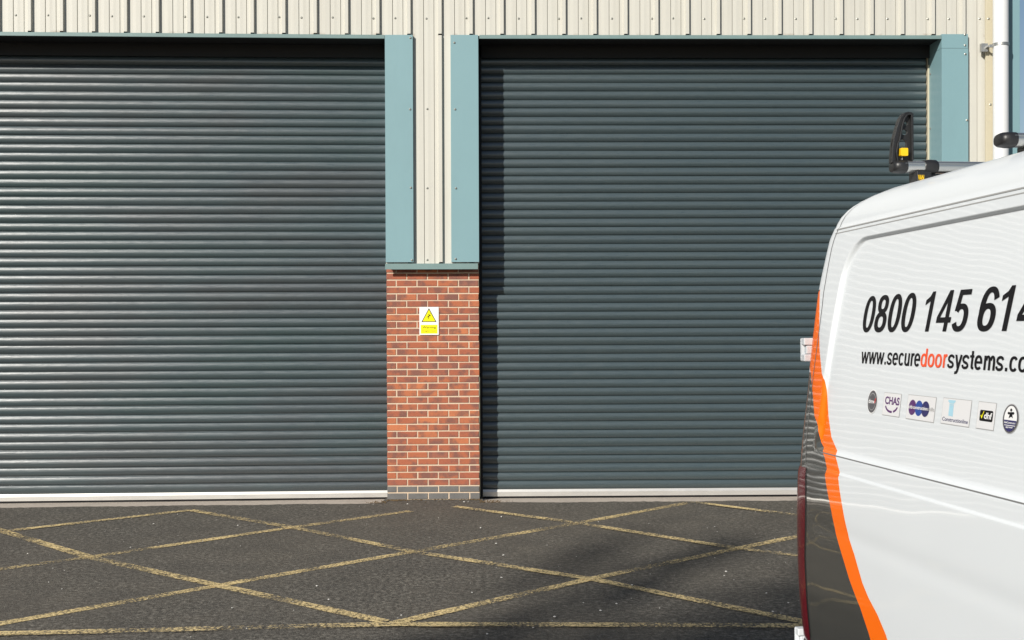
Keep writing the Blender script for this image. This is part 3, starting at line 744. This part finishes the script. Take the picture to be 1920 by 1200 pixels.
# roof centre strip
top = grid[-1]
for j in range(nc - 1):
    k = 'white'; q = [vid(k, nr - 1, j, 0), vid(k, nr - 1, j + 1, 0), vid(k, nr - 1, j + 1, 1), vid(k, nr - 1, j, 1)]
    mbs[k].f.append(q); mbs[k].m.append(0)
def merge(o):
    bm = bmesh.new(); bm.from_mesh(o.data); bmesh.ops.remove_doubles(bm, verts=bm.verts, dist=0.0004); bmesh.ops.dissolve_degenerate(bm, edges=bm.edges, dist=0.00005)
    bmesh.ops.recalc_face_normals(bm, faces=bm.faces); bm.to_mesh(o.data); bm.free()
    o.data.polygons.foreach_set('use_smooth', [True] * len(o.data.polygons)); o.data.set_sharp_from_angle(angle=R(50))
body = mbs['white'].build('body', M['van_white'], van, fixn=False); merge(body)
wraps = []
for k in ('grey', 'grey_far'): o = mbs[k].build('rear_quarter_wrap', M['van_grey'], van, fixn=False); merge(o); wraps.append(o)
wraps[0]['label'] = 'charcoal rear corner facing the camera'
for k in ('orange', 'orange_far'): o = mbs[k].build('livery_stripe', M['van_orange'], van, fixn=False); merge(o); wraps.append(o)
wraps[2]['label'] = 'orange sweeping stripe facing the camera'
# make normals point outward
for o in [body] + wraps:
    me = o.data
    c = Vector((WID / 2, -2.7, 1.4)); s = sum(1 if (p.center - c).dot(p.normal) > 0 else -1 for p in me.polygons)
    if s < 0: me.flip_normals()

def ribbon(path, wd, name, mat, off=0.0015, parent=van):
    """thin strip along a (q, z) path on the near side"""
    pts = []
    for (a, b) in zip(path, path[1:]):
        m = max(1, int(math.hypot(a[0] - b[0], a[1] - b[1]) / 0.012)); pts += [(a[0] + (b[0] - a[0]) * i / m, a[1] + (b[1] - a[1]) * i / m) for i in range(m)]
    pts.append(path[-1]); vs = []
    for i, p in enumerate(pts):
        a, b = pts[max(i - 1, 0)], pts[min(i + 1, len(pts) - 1)]; l = math.hypot(b[0] - a[0], b[1] - a[1]) or 1; nx, nz = -(b[1] - a[1]) / l, (b[0] - a[0]) / l
        for s in (-1, 1): vs.append(vsd(p[0] + nx * s * wd / 2, p[1] + nz * s * wd / 2, off))
    return MB().add(vs, [[2 * i, 2 * i + 2, 2 * i + 3, 2 * i + 1] for i in range(len(pts) - 1)]).build(name, mat, parent, fixn=False)
door = [invd(*c) for c in ((1573, 428), (1566, 445), (1560, 465), (1554, 495), (1548, 530), (1542, 575), (1536, 622), (1530, 668), (1525, 705))]
ribbon(door, 0.006, 'door_seam', M['seam'])
qd = invd(1573, 428)[0]; jc = min(range(100), key=lambda j: abs(colset(Z_GUT)[j][0] - qd)); vs = []
for i in range(len(z_lo) - 1, len(z_lo) + 8):
    for jj in (jc, jc + 1):
        p = grid[i][jc] + (grid[i][jc + 1] - grid[i][jc]) * min(1, 0.006 / max(1e-6, np.linalg.norm(grid[i][jc + 1] - grid[i][jc]))) * (jj - jc); p2 = p + np.array([-0.0016, 0.0006, 0.0012]); vs.append(p2)
MB().add(vs, [[2 * i, 2 * i + 2, 2 * i + 3, 2 * i + 1] for i in range(len(vs) // 2 - 1)]).build('door_seam', M['seam'], van, fixn=False)
door2 = [invd(*c) for c in ((1525, 705), (1519, 760), (1513, 815), (1510.5, 868))]
ribbon(door2, 0.006, 'door_seam', M['seam'])
ribbon([invd(*c) for c in ((1512.5, 878), (1511.5, 940), (1511, 1000), (1510, 1040), (1512, 1090), (1515, 1140), (1520, 1194))], 0.008, 'lamp_seam', M['black_plastic'], 0.002)
ribbon([(invd(1538, 846)[0], Z_SEAM), (3.0, Z_SEAM)], 0.0045, 'panel_seam', M['seam'])
ribbon([(invd(1571, 428)[0], Z_GUT - 0.006), (3.4, Z_GUT - 0.006)], 0.005, 'gutter_seam', M['gutter'], 0.002)
ribbon([(invd(1571, 428)[0], Z_GUT - 0.022), (3.4, Z_GUT - 0.022)], 0.004, 'gutter_seam', M['gutter'], 0.001)

# tail lamps: near one wraps the corner between the traced edges
def tail(mir):
    rows = []
    zt0, zt1 = inv(1505, 1196)[1], inv(1508, 876)[1]
    edge = sorted([invd(*c)[::-1] for c in ((1511.5, 876), (1510.5, 940), (1510, 1000), (1509, 1040), (1511, 1090), (1514, 1140), (1519, 1194))])
    for i in range(60):
        z = zt0 + (zt1 - zt0) * i / 59; qe = float(np.interp(z, [a for a, b in edge], [b for a, b in edge])); t = i / 59
        e = 0.006 * min(1, (1 - abs(2 * t - 1)) * 14) ** 0.5
        row = []
        for j in range(17):
            u = j / 16; q = qe + (-QC - 0.09 - qe) * u
            o_ = e * min(1, 8 * min(u, 1 - u) + 0.15) ** 0.5
            p = vsd(q, z, o_) if q > -QC else vsd(q, z) + np.array([0, o_, 0])
            row.append((WID - p[0] if mir else p[0], p[1], p[2]))
        rows.append(row)
    mb = MB().loft(rows, closed=False, caps=False)
    o = mb.build('tail_lamp', M['lens_red'], van, smooth=True)
    return o
tail(0); tail(1)
# hinges on the rear doors
def hinge(z, mir=0):
    yr = yrear(z) - 0.045; m = MB()
    def B(a, b):
        if mir: a, b = (WID - b[0], a[1], a[2]), (WID - a[0], b[1], b[2])
        m.box(a, b)
    X = xside(z)
    B((-0.016 + X, yr, z - 0.052), (0.09 + X, yr + 0.050, z - 0.020)); B((-0.016 + X, yr, z + 0.020), (0.09 + X, yr + 0.050, z + 0.052))
    B((-0.004 + X, yr + 0.004, z - 0.0185), (0.10 + X, yr + 0.022, z + 0.0185)); B((-0.014 + X, yr + 0.034, z - 0.0185), (0.05 + X, yr + 0.048, z + 0.0185))
    xx = xside(z) - 0.004; xx = WID - xx if mir else xx
    m.tube((xx, yr + 0.040, z - 0.05), (xx, yr + 0.040, z + 0.05), 0.014, n=14)
    return m.build('door_hinge', M['van_white'], van, bevel=0.005)
zh1 = inv(1522, 656)[1]; zh2 = inv(1507, 1196)[1] - 0.02
for z in (zh1, zh2):
    for mir in (0, 1): hinge(z, mir)
# rear bumper, rear doors' split and windows, cab glass, lamps, grille and wheels
yb = yrear(0.6)
mb = MB(); pts = [(0.02, yb - 0.5), (0.02, yb - 0.06), (0.06, yb + 0.03), (0.16, yb + 0.075), (WID - 0.16, yb + 0.075), (WID - 0.06, yb + 0.03), (WID - 0.02, yb - 0.06), (WID - 0.02, yb - 0.5)]
mb.prism(pts, 'z', 0.36, inv(1512, 1196)[1] - 0.012); mb.build('rear_bumper', M['black_plastic'], van, bevel=0.012)
mb = MB(); mb.box((WID / 2 - 0.003, yrear(1.5) - 0.3, 0.66), (WID / 2 + 0.003, yrear(1.0) + 0.002, 1.2)); mb.build('rear_door_seam', M['seam'], van)
for s in (0, 1):
    rows = []
    for i in range(14):
        z = 1.55 + 0.62 * i / 13; row = []
        for j in range(8):
            x = 0.26 + 0.66 * j / 7; row.append((WID - x if s else x, yrear(z) + 0.003, z))
        rows.append(row)
    MB().loft(rows, closed=False, caps=False).build('rear_window', M['glass'], van)
rows = []
for i in range(12):
    z = 1.46 + 0.70 * i / 11; X = xside(z) + 0.20; rows.append([(X + (WID - 2 * X) * j / 10, yfront(z) - 0.006 + 0.0 * j, z + 0.004) for j in range(11)])
MB().loft(rows, closed=False, caps=False).build('windscreen', M['glass'], van)
for s in (0, 1):
    rows = []
    for i in range(10):
        z = 1.45 + 0.62 * i / 9; y0 = yfront(z) + RF + 0.10; y1 = -3.15; X = xside(z) - 0.006 + disp(4.3, z)
        rows.append([(WID - X if s else X, y0 + (y1 - y0) * j / 8, z) for j in range(9)])
    MB().loft(rows, closed=False, caps=False).build('cab_window', M['glass'], van)
    xx = 0.10; m = MB(); m.loft([[(WID - x if s else x, y, z) for x, y, z in ((0.06, -5.30, 0.82), (0.30, -5.565, 0.80), (0.34, -5.56, 1.06), (0.07, -5.12, 1.16))], [(WID - x if s else x, y + 0.03, z) for x, y, z in ((0.10, -5.28, 0.84), (0.30, -5.52, 0.82), (0.33, -5.50, 1.04), (0.11, -5.10, 1.13))]])
    m.build('headlamp', M['lens_clear'], van)
    m = MB(); a = (-0.02, -4.10, 1.62); m.box((-0.30, -4.16, 1.40), (-0.10, -4.06, 1.80)) if not s else m.box((WID + 0.10, -4.16, 1.40), (WID + 0.30, -4.06, 1.80))
    m.box((-0.12, -4.13, 1.42), (0.03, -4.09, 1.48)) if not s else m.box((WID - 0.03, -4.13, 1.42), (WID + 0.12, -4.09, 1.48))
    m.build('wing_mirror', M['black_plastic'], van, bevel=0.03)
mb = MB(); mb.box((0.42, -5.575, 0.78), (WID - 0.42, -5.50, 1.02)); mb.build('grille', M['black_plastic'], van, bevel=0.02)
mb = MB(); mb.box((0.14, -5.60, 0.34), (WID - 0.14, -5.40, 0.60)); mb.build('front_bumper', M['black_plastic'], van, bevel=0.04)
slope = vy.z
for y in (-0.98, -4.66):
    zc = 0.345 - (VO.z + slope * y)
    for s in (0, 1):
        m = MB(); x0, x1 = (0.015, 0.235) if not s else (WID - 0.235, WID - 0.015); prof = [(0.0, 0.20), (0.0, 0.30), (0.02, 0.335), (0.05, 0.345), (0.17, 0.345), (0.20, 0.335), (0.22, 0.30), (0.22, 0.20)]
        m.loft([[(x0 + p[0], y + p[1] * math.cos(2 * math.pi * i / 36), zc + p[1] * math.sin(2 * math.pi * i / 36)) for i in range(36)] for p in prof], caps=False)
        wh = m.build('wheel', M['tyre'], van, smooth=True)
        m = MB(); xf = x0 + 0.03 if not s else x1 - 0.03; xb = x0 + 0.12
        m.tube((xf, y, zc), (xb, y, zc), 0.205, n=32); m.tube((xf - (0.02 if not s else -0.02), y, zc), (xf, y, zc), 0.075, 0.09, n=20)
        m.build('rim', M['galv'], wh)
        m = MB(); xo = -0.018 if not s else WID + 0.018; xi = 0.06 if not s else WID - 0.06
        a0 = [(y + 0.43 * math.cos(t), zc + 0.03 + 0.43 * math.sin(t)) for t in np.linspace(-0.2, math.pi + 0.2, 30)]
        m.prism(a0, 'x', min(xo, xi) if not s else xi, xi if not s else xo) if False else None
        m.loft([[(xo, p[0], p[1]), (xi, p[0], p[1]), (xi, y + (p[0] - y) * 0.88, zc + 0.03 + (p[1] - zc - 0.03) * 0.88), (xo, y + (p[0] - y) * 0.88, zc + 0.03 + (p[1] - zc - 0.03) * 0.88)] for p in a0])
        m.build('wheel_arch', M['black_plastic'], van)
mb = MB(); mb.box((0.08, -5.2, 0.26), (WID - 0.08, -0.2, 0.42)); mb.build('underbody', M['dark'], van)

# lettering on the side
def stick(vf, name, mat, off, parent=van):
    v, f = vf
    return MB().add([vsd(q, z, off) for q, z in v], f).build(name, mat, parent, fixn=False)
def word(txt, pxa, pxb, base_px, top_px, mat, fn, shear=0.0):
    z0 = np.mean([invd(*c)[1] for c in base_px]); z1 = np.mean([invd(*c)[1] for c in top_px])
    ym = (base_px[0][1] + top_px[0][1]) / 2; q0 = invd(pxa, ym)[0]; q1 = invd(pxb, ym)[0]; m = MB()
    for k, (v, f) in enumerate(set_text(txt, q0, q1, z0, z1, fn, shear)): m.add([vsd(q, z, 0.0020 + 0.00012 * (k % 4)) for q, z in v], f)
    return m.build('lettering', mat, van, fixn=False)
bs, tp = [(1635, 622.8), (1741, 621.0)], [(1636.5, 555.5), (1700, 550.5)]
word('0800', 1620.5, 1716.5, bs, tp, M['ink_black'], digit, 0.115)
word('145', 1734, 1818.5, bs, tp, M['ink_black'], digit, 0.115)
word('614', 1835, 1946, bs, tp, M['ink_black'], digit, 0.115)
wb_, wt_ = [(1620, 681.4), (1720, 686.4)], [(1622, 660), (1700, 661.5)]
word('www.secure', 1615.5, 1726.5, wb_, wt_, M['ink_black'], letter)
word('door', 1727.6, 1777.3, wb_, wt_, M['ink_orange'], letter)
word('systems.co', 1778.0, 1929, wb_, wt_, M['ink_black'], letter)

# accreditation stickers: each a plate with its printed marks as children
def quad_box(tl, tr, bl, br):
    a, b, c, d = invd(*tl), invd(*tr), invd(*bl), invd(*br)
    return (a[0] + c[0]) / 2, (b[0] + d[0]) / 2, (c[1] + d[1]) / 2, (a[1] + b[1]) / 2
def shape(polys, name, mat, off, parent):
    m = MB()
    for q in polys:
        t = tessellate_polygon([[Vector((a, b, 0)) for a, b in q]]); m.add([vsd(a, b, off) for a, b in q], [list(x) for x in t])
    return m.build(name, mat, parent, fixn=False)
def rect(x0, x1, z0, z1): return [(x0, z0), (x1, z0), (x1, z1), (x0, z1)]
Zm = lambda x, y: (1600 + x / 6, 700 + y / 6)
def plate(box, name='sticker'):
    x0, x1, z0, z1 = box; e = 0.0022
    p = shape([rect(x0, x1, z0, z1)], name, M['ink_grey'], 0.0016, van); shape([rect(x0 + e, x1 - e, z0 + e, z1 - e)], 'sticker_face', M['sticker'], 0.0021, p); return p
def L(box): x0, x1, z0, z1 = box; return (lambda u: x0 + (x1 - x0) * u), (lambda v: z0 + (z1 - z0) * v)
# round grey badge
x0, x1, z0, z1 = quad_box(Zm(163, 180), Zm(274, 180), Zm(163, 456), Zm(274, 456)); cx, cz, rx, rz = (x0 + x1) / 2, (z0 + z1) / 2, (x1 - x0) / 2, (z1 - z0) / 2
p = shape([disc(cx, cz, rx, rz)], 'sticker', M['ink_white'], 0.0016, van); p['label'] = 'round grey badge'
shape([disc(cx, cz, rx * 0.92, rz * 0.92)], 'ring', M['ink_dgrey'], 0.0021, p); shape([disc(cx, cz, rx * 0.70, rz * 0.70)], 'disc', M['ink_grey'], 0.0026, p); shape([disc(cx, cz, rx * 0.66, rz * 0.66)], 'disc', M['ink_dgrey'], 0.0029, p)
stick(fit_text('dmw', cx - rx * .72, cx + rx * .62, cz - rz * .14, cz + rz * .2, 'd', off=0.02), 'lettering', M['ink_white'], 0.0033, p)
shape([[(cx + rx * .45, cz - rz * .1), (cx + rx * .62, cz - rz * .1), (cx + rx * .78, cz + rz * .3), (cx + rx * .6, cz + rz * .3)]], 'red_flash', M['ink_red'], 0.0036, p)
# smile badge
bx = quad_box(Zm(350, 210), Zm(545, 232), Zm(332, 468), Zm(524, 497)); u, v = L(bx); p = plate(bx); p['label'] = 'square sticker with purple smile'
stick(fit_text('CHAS', u(.10), u(.93), v(.50), v(.83), 'H', off=0.03), 'lettering', M['ink_purple'], 0.0027, p)
arc = lambda a, b, n=14: [(u(.5 + .38 * math.cos(t)), v(.50 + .36 * math.sin(t))) for t in np.linspace(R(a), R(b), n)] + [(u(.5 + .32 * math.cos(t)), v(.50 + .27 * math.sin(t))) for t in np.linspace(R(b), R(a), n)]
shape([arc(195, 280), arc(292, 345)], 'smile', M['ink_purple'], 0.0027, p)
# three ovals
bx = quad_box(Zm(620, 235), Zm(938, 268), Zm(596, 513), Zm(914, 555)); u, v = L(bx); p = plate(bx); p['label'] = 'sticker with three overlapping discs'
for c, m_, o_ in ((.20, 'ink_purple', .0024), (.44, 'ink_blue', .0027), (.67, 'ink_navy', .0030)): shape([disc(u(c), v(.49), (u(1) - u(0)) * .135, (v(1) - v(0)) * .31)], 'disc', M[m_], o_, p)
stick(fit_text('citb', u(.07), u(.22), v(.44), v(.54), 'c', off=.02), 'lettering', M['ink_white'], 0.0036, p)
stick(fit_text('construction', u(.235), u(.74), v(.44), v(.54), 'c', off=.02), 'lettering', M['ink_white'], 0.0036, p)
stick(fit_text('skills', u(.745), u(.98), v(.44), v(.54), 's', off=.01), 'lettering', M['ink_grey'], 0.0036, p)
# pillar
bx = quad_box(Zm(1016, 270), Zm(1336, 303), Zm(990, 566), Zm(1312, 608)); u, v = L(bx); p = plate(bx); p['label'] = 'sticker with pale blue column'
shape([rect(u(.20), u(.45), v(.86), v(.93)), [(u(.22), v(.86)), (u(.43), v(.86)), (u(.40), v(.80)), (u(.25), v(.80))], rect(u(.245), u(.405), v(.74), v(.78)), [(u(.25), v(.34)), (u(.41), v(.32)), (u(.40), v(.73)), (u(.25), v(.73))]], 'pillar', M['ink_sky'], 0.0027, p)
stick(fit_text('Constructionline', u(.05), u(.95), v(.12), v(.27), 'C', off=.012), 'lettering', M['ink_navy'], 0.0027, p)
# tick badge
bx = quad_box(Zm(1410, 312), Zm(1613, 333), Zm(1388, 620), Zm(1590, 648)); u, v = L(bx); p = plate(bx); p['label'] = 'sticker with black box and yellow tick'
def rrect(x0, x1, z0, z1, r, n=6):
    o = []
    for cx_, cz_, a in ((x1 - r, z1 - r, 0), (x0 + r, z1 - r, 90), (x0 + r, z0 + r, 180), (x1 - r, z0 + r, 270)): o += [(cx_ + r * math.cos(R(a + 90 * i / n)), cz_ + r * math.sin(R(a + 90 * i / n))) for i in range(n + 1)]
    return o
shape([rrect(u(.15), u(.88), v(.30), v(.70), 0.006)], 'black_box', M['ink_black'], 0.0027, p)
stick(fit_text('dhf', u(.40), u(.84), v(.39), v(.62), 'h', off=.025), 'lettering', M['ink_white'], 0.0032, p)
shape([[(u(.20), v(.50)), (u(.24), v(.53)), (u(.27), v(.46)), (u(.36), v(.66)), (u(.39), v(.66)), (u(.28), v(.38))]], 'tick', M['ink_yellow'], 0.0032, p)
# oval badge
x0, x1, z0, z1 = quad_box(Zm(1682, 340), Zm(1868, 340), Zm(1682, 682), Zm(1868, 682)); cx, cz, rx, rz = (x0 + x1) / 2, (z0 + z1) / 2, (x1 - x0) / 2, (z1 - z0) / 2
p = shape([disc(cx, cz, rx, rz)], 'sticker', M['ink_grey'], 0.0016, van); p['label'] = 'oval badge with dark lower half'
shape([disc(cx, cz, rx * .95, rz * .95)], 'ring', M['ink_dgrey'], 0.0021, p); shape([disc(cx, cz, rx * .78, rz * .86)], 'face', M['ink_white'], 0.0026, p)
def chord(zt, zb, k=.78, kz=.86):
    o = []
    for zz in np.linspace(zt, zb, 10): o.append((cx - rx * k * math.sqrt(max(0, 1 - (zz / kz) ** 2)), cz + rz * zz))
    for zz in np.linspace(zb, zt, 10): o.append((cx + rx * k * math.sqrt(max(0, 1 - (zz / kz) ** 2)), cz + rz * zz))
    return o
shape([chord(-.10, -.42), chord(-.47, -.85)], 'dark_band', M['ink_navy'], 0.0031, p)
shape([disc(cx + rx * .0, cz + rz * .58, rx * .13, rz * .1, 14), disc(cx - rx * .24, cz + rz * .36, rx * .16, rz * .09, 14), disc(cx + rx * .26, cz + rz * .38, rx * .16, rz * .09, 14), [(cx - rx * .08, cz + rz * .45), (cx + rx * .12, cz + rz * .45), (cx + rx * .3, cz + rz * .05), (cx + rx * .08, cz + rz * .14), (cx - rx * .22, cz + rz * .02)]], 'emblem', M['ink_black'], 0.0031, p)
stick(fit_text('SafeContractor', cx - rx * .70, cx + rx * .70, cz - rz * .33, cz - rz * .19, 'S', off=.02), 'lettering', M['ink_white'], 0.0036, p)
stick(fit_text('approved', cx - rx * .42, cx + rx * .42, cz - rz * .62, cz - rz * .53, 'a', off=.02), 'lettering', M['ink_white'], 0.0036, p)

# roof bars
def vplane(x, y, X):                       # photo pixel -> point on the van-frame plane X = const
    d = VRn.T @ ray(x, y); return VCn + d * ((X - VCn[0]) / d[0])
def bar(px_end, X0, stop):
    P = vplane(*px_end, X0); y, z = P[1], P[2]; ry, rz_ = 0.038, 0.0235
    sec = [(ry * math.copysign(abs(math.cos(t)) ** 0.8, math.cos(t)), rz_ * math.copysign(abs(math.sin(t)) ** 0.75, math.sin(t))) for t in [2 * math.pi * i / 24 for i in range(24)]]
    ring = lambda x, k=1.0: [(x, y + a * k, z + b * k) for a, b in sec]
    X1 = WID - X0
    m = MB(); m.loft([ring(X0 + 0.03), ring(X1 - 0.03)])
    m.box((X0 + 0.04, y - ry - 0.0015, z + 0.008), (X1 - 0.04, y - ry + 0.004, z + 0.011))
    o = m.build('roof_bar', M['bar_alu'], van, smooth=True)
    for s in (0, 1):
        fl = lambda x: WID - x if s else x
        m = MB(); m.loft([ring(fl(X0 + 0.052), 1.08), ring(fl(X0 + 0.030), 1.08), ring(fl(X0 + 0.012), 1.0), ring(fl(X0 + 0.003), 0.80), ring(fl(X0), 0.55)]); m.build('end_cap', M['black_plastic'], o, smooth=True)
        m = MB(); m.loft([ring(fl(X0 + 0.125), 1.12), ring(fl(X0 + 0.150), 1.25), ring(fl(X0 + 0.172), 1.22), ring(fl(X0 + 0.180), 1.05)]); m.build('bar_clamp', M['black_plastic'], o, smooth=True)
        m = MB(); a, b = sorted((fl(X0 + 0.088), fl(X0 + 0.150))); m.box((a, y - 0.036, z - 0.12), (b, y + 0.036, z - rz_ * 0.8))
        c, d = sorted((fl(X0 + 0.150), fl(X0 + 0.27))); m.box((c, y - 0.02, z - 0.10), (d, y + 0.02, z - rz_ - 0.004))
        ft = m.build('bar_foot', M['black_plastic'], o, bevel=0.004)
        if stop and not s:
            v, f = fit_text('VAN', X0 + 0.092, X0 + 0.117, z - 0.056, z - 0.035, 'V', off=.03)
            MB().add([(x_, y - 0.0375, z_) for x_, z_ in v], f).build('lettering', M['yellow'], o, fixn=False)
    return o, P
b1, P1 = bar((1671.5, 313), 0.17, True)
b2, P2 = bar((1870, 262.5), 0.17, False)
# load stop on the rear bar
def LS(x, y): q = vplane(1650 + x / 8, 200 + y / 8, 0.21); return q
yL = P1[1]
def lsp(x, y):
    d = VRn.T @ ray(1650 + x / 8, 200 + y / 8); q = VCn + d * ((yL - 0.02 - VCn[1]) / d[1]); return (q[0], q[2])
outl = [(186, 835), (192, 740), (205, 600), (222, 470), (240, 420), (236, 405), (252, 372), (248, 358), (265, 325), (262, 312), (280, 275), (277, 262), (294, 225), (312, 170), (340, 120), (375, 88), (420, 70), (470, 66), (508, 74), (520, 95), (520, 830)]
holes = [[(395 + 42 * math.cos(t), 372 + 42 * math.sin(t)) for t in [2 * math.pi * i / 20 for i in range(20)]], [(418 + 27 * math.cos(t), 240 + 29 * math.sin(t)) for t in [2 * math.pi * i / 20 for i in range(20)]],
         [(312, 735), (312, 540), (322, 505), (345, 482), (385, 480), (410, 496), (422, 530), (424, 735)]]
m = MB(); m.prism([lsp(*c) for c in outl], 'y', yL - 0.004, yL + 0.008, [[lsp(*c) for c in h] for h in holes])
ridge = [(262, 830), (240, 690), (262, 545), (288, 500), (325, 290), (360, 170), (400, 115), (440, 95), (500, 98), (505, 800), (478, 800), (470, 130), (440, 118), (412, 134), (378, 182), (346, 290), (306, 510), (280, 560), (262, 690), (282, 830)]
m.prism([lsp(*c) for c in ridge], 'y', yL - 0.022, yL - 0.004)
rim = outl[:-2] + [(500, 98)] + [(440, 95), (400, 115), (360, 170), (325, 290), (288, 500), (262, 545), (240, 690), (255, 835)]
m.prism([lsp(*c) for c in [(186, 835), (205, 600), (222, 470), (265, 312), (312, 170), (375, 88), (440, 68), (440, 95), (400, 115), (360, 170), (325, 290), (288, 500), (262, 545), (240, 690), (255, 835)]], 'y', yL - 0.014, yL + 0.016)
ls = m.build('load_stop', M['black_plastic'], van, bevel=0.0012)
a, b = lsp(305, 738), lsp(412, 622)
m = MB(); m.prism(rrect(a[0], b[0], a[1], b[1], 0.004), 'y', yL - 0.026, yL + 0.012); m.build('knob', M['yellow'], ls, bevel=0.002)
m = MB(); c = lsp(352, 790); m.tube((c[0], yL - 0.008, c[1]), (c[0], yL - 0.008, a[1] + 0.002), 0.002, n=8); m.build('stud', M['galv'], ls)

# ------------------------------------------------------------------ loose bits on the asphalt
m = MB(); rnd = random.Random(11)
def pebble(p, s):
    ico = [(0, 0, 1), (0.9, 0, 0.3), (0.28, 0.85, 0.25), (-0.72, 0.52, 0.3), (-0.7, -0.5, 0.25), (0.3, -0.85, 0.3), (0, 0, -0.4)]
    vs = [(p[0] + s * x * rnd.uniform(.6, 1.2), p[1] + s * y * rnd.uniform(.6, 1.2), 0.001 + s * 0.7 * max(z + .3, 0) * rnd.uniform(.6, 1.1)) for x, y, z in ico]
    m.add(vs, [(0, 1, 2), (0, 2, 3), (0, 3, 4), (0, 4, 5), (0, 5, 1), (6, 2, 1), (6, 3, 2), (6, 4, 3), (6, 5, 4), (6, 1, 5)])
for c in ((245, 1027), (333, 965), (288, 983), (99, 1066), (116, 1105), (52, 1039), (435, 1141), (1237, 1141), (1156, 1133), (616, 1125), (594, 1100), (551, 1145), (753, 1155), (930, 1020), (944, 1042), (1040, 1158), (1185, 1098), (1340, 988), (1449, 1148), (1478, 1131), (1437, 1113), (1094, 1131), (1361, 1073), (913, 1190), (940, 1084), (700, 947), (764, 946), (870, 942), (878, 942), (901, 991), (1122, 979), (1000, 1178), (940, 970), (1126, 1146), (1358, 1080), (885, 1112), (808, 1176), (380, 1016), (446, 986)):
    pebble(gp(*c), rnd.uniform(0.007, 0.016))
for _ in range(160):
    pebble((rnd.uniform(-6, 3.5), rnd.uniform(-7.5, -0.3), 0), rnd.uniform(0.003, 0.007))
tag(m.build('loose_chippings', paint('pale_chippings', (0.62, 0.60, 0.56), 0.8, 0.3, 30), fixn=True), 'pale stone chips scattered over the asphalt', kind='stuff')
m = MB()
for _ in range(420):
    t = rnd.random(); xx = rnd.choice((rnd.gauss(-1.08, 0.11), rnd.uniform(XP0 - 0.15, XP1 + 0.2), rnd.gauss(-0.02, 0.09)))
    pebble((xx, 0.085 - abs(rnd.gauss(0, 0.05)) if XP0 < xx < XP1 else yd + rnd.uniform(-0.03, 0.12), 0), rnd.uniform(0.004, 0.013))
tag(m.build('moss_and_grit', paint('brown_moss_grit', (0.13, 0.085, 0.04), 0.95, 0.5, 40), fixn=True), 'brown moss and grit along the foot of the brick pier', kind='stuff')

# ------------------------------------------------------------------ a tall tree out of shot, behind and to the left, whose soft shade falls on the asphalt
def tree(tx, ty_, H, seed):
    rnd = random.Random(seed)
    t = tag(empty('tree', (tx, ty_, 0)), 'tall slender tree out of shot behind the yard', 'tree')
    tr = MB(); lf = MB()
    hc = H - 2.3
    path = [Vector((0.25 * math.sin(i * 0.7), 0.2 * math.sin(i * 0.5 + 1), H * i / 12)) for i in range(13)]
    for i, (a, b) in enumerate(zip(path, path[1:])): tr.tube(a, b, 0.13 - 0.0095 * i, 0.13 - 0.0095 * (i + 1), n=8, cap=False)
    for k in range(38):
        z = rnd.uniform(-1.9, 1.15); rr = 1.85 * math.sqrt(max(0.05, 1 - (z / 2.3) ** 2)); an = rnd.uniform(0, 2 * math.pi); u = rnd.uniform(0.15, 1) ** 0.5
        q = Vector((rr * u * math.cos(an), rr * u * math.sin(an), hc + z)); p = path[max(4, min(12, int((hc + z - 1.2 * u) / H * 12)))]
        m = p.lerp(q, 0.6) + Vector((0, 0, -0.15)); tr.tube(p, m, 0.04, 0.03, n=6, cap=False); tr.tube(m, q + Vector((0, 0, 0.7)), 0.03, 0.010, n=6, cap=False)
        for _ in range(rnd.randrange(20, 75)):
            c = q + Vector((rnd.gauss(0, .13), rnd.gauss(0, .13), rnd.gauss(0.1, .42))); a = Vector((rnd.gauss(0, 1), rnd.gauss(0, 1), rnd.gauss(0, 1))).normalized(); b = a.orthogonal().normalized(); s = rnd.uniform(.05, .11)
            lf.add([c - a * s, c + b * s * .6, c + a * s, c - b * s * .6], [(0, 1, 2, 3)])
    tr.build('trunk', paint('bark', (0.07, 0.055, 0.04), 0.9, 0.3, 8), t, fixn=False)
    lf.build('crown', paint('leaf', (0.06, 0.10, 0.03), 0.6, 0.4, 3), t, fixn=False)
def shade_from(px_, h):                    # where a thing of height h must stand so that its shade falls on that pixel
    p = gp(*px_); L_ = h / math.tan(SUN_EL); return p[0] - L_ * math.sin(SUN_AZ), p[1] - L_ * math.cos(SUN_AZ)
a = shade_from((1375, 1115), 21.0); tree(a[0], a[1], 23.1, 5)
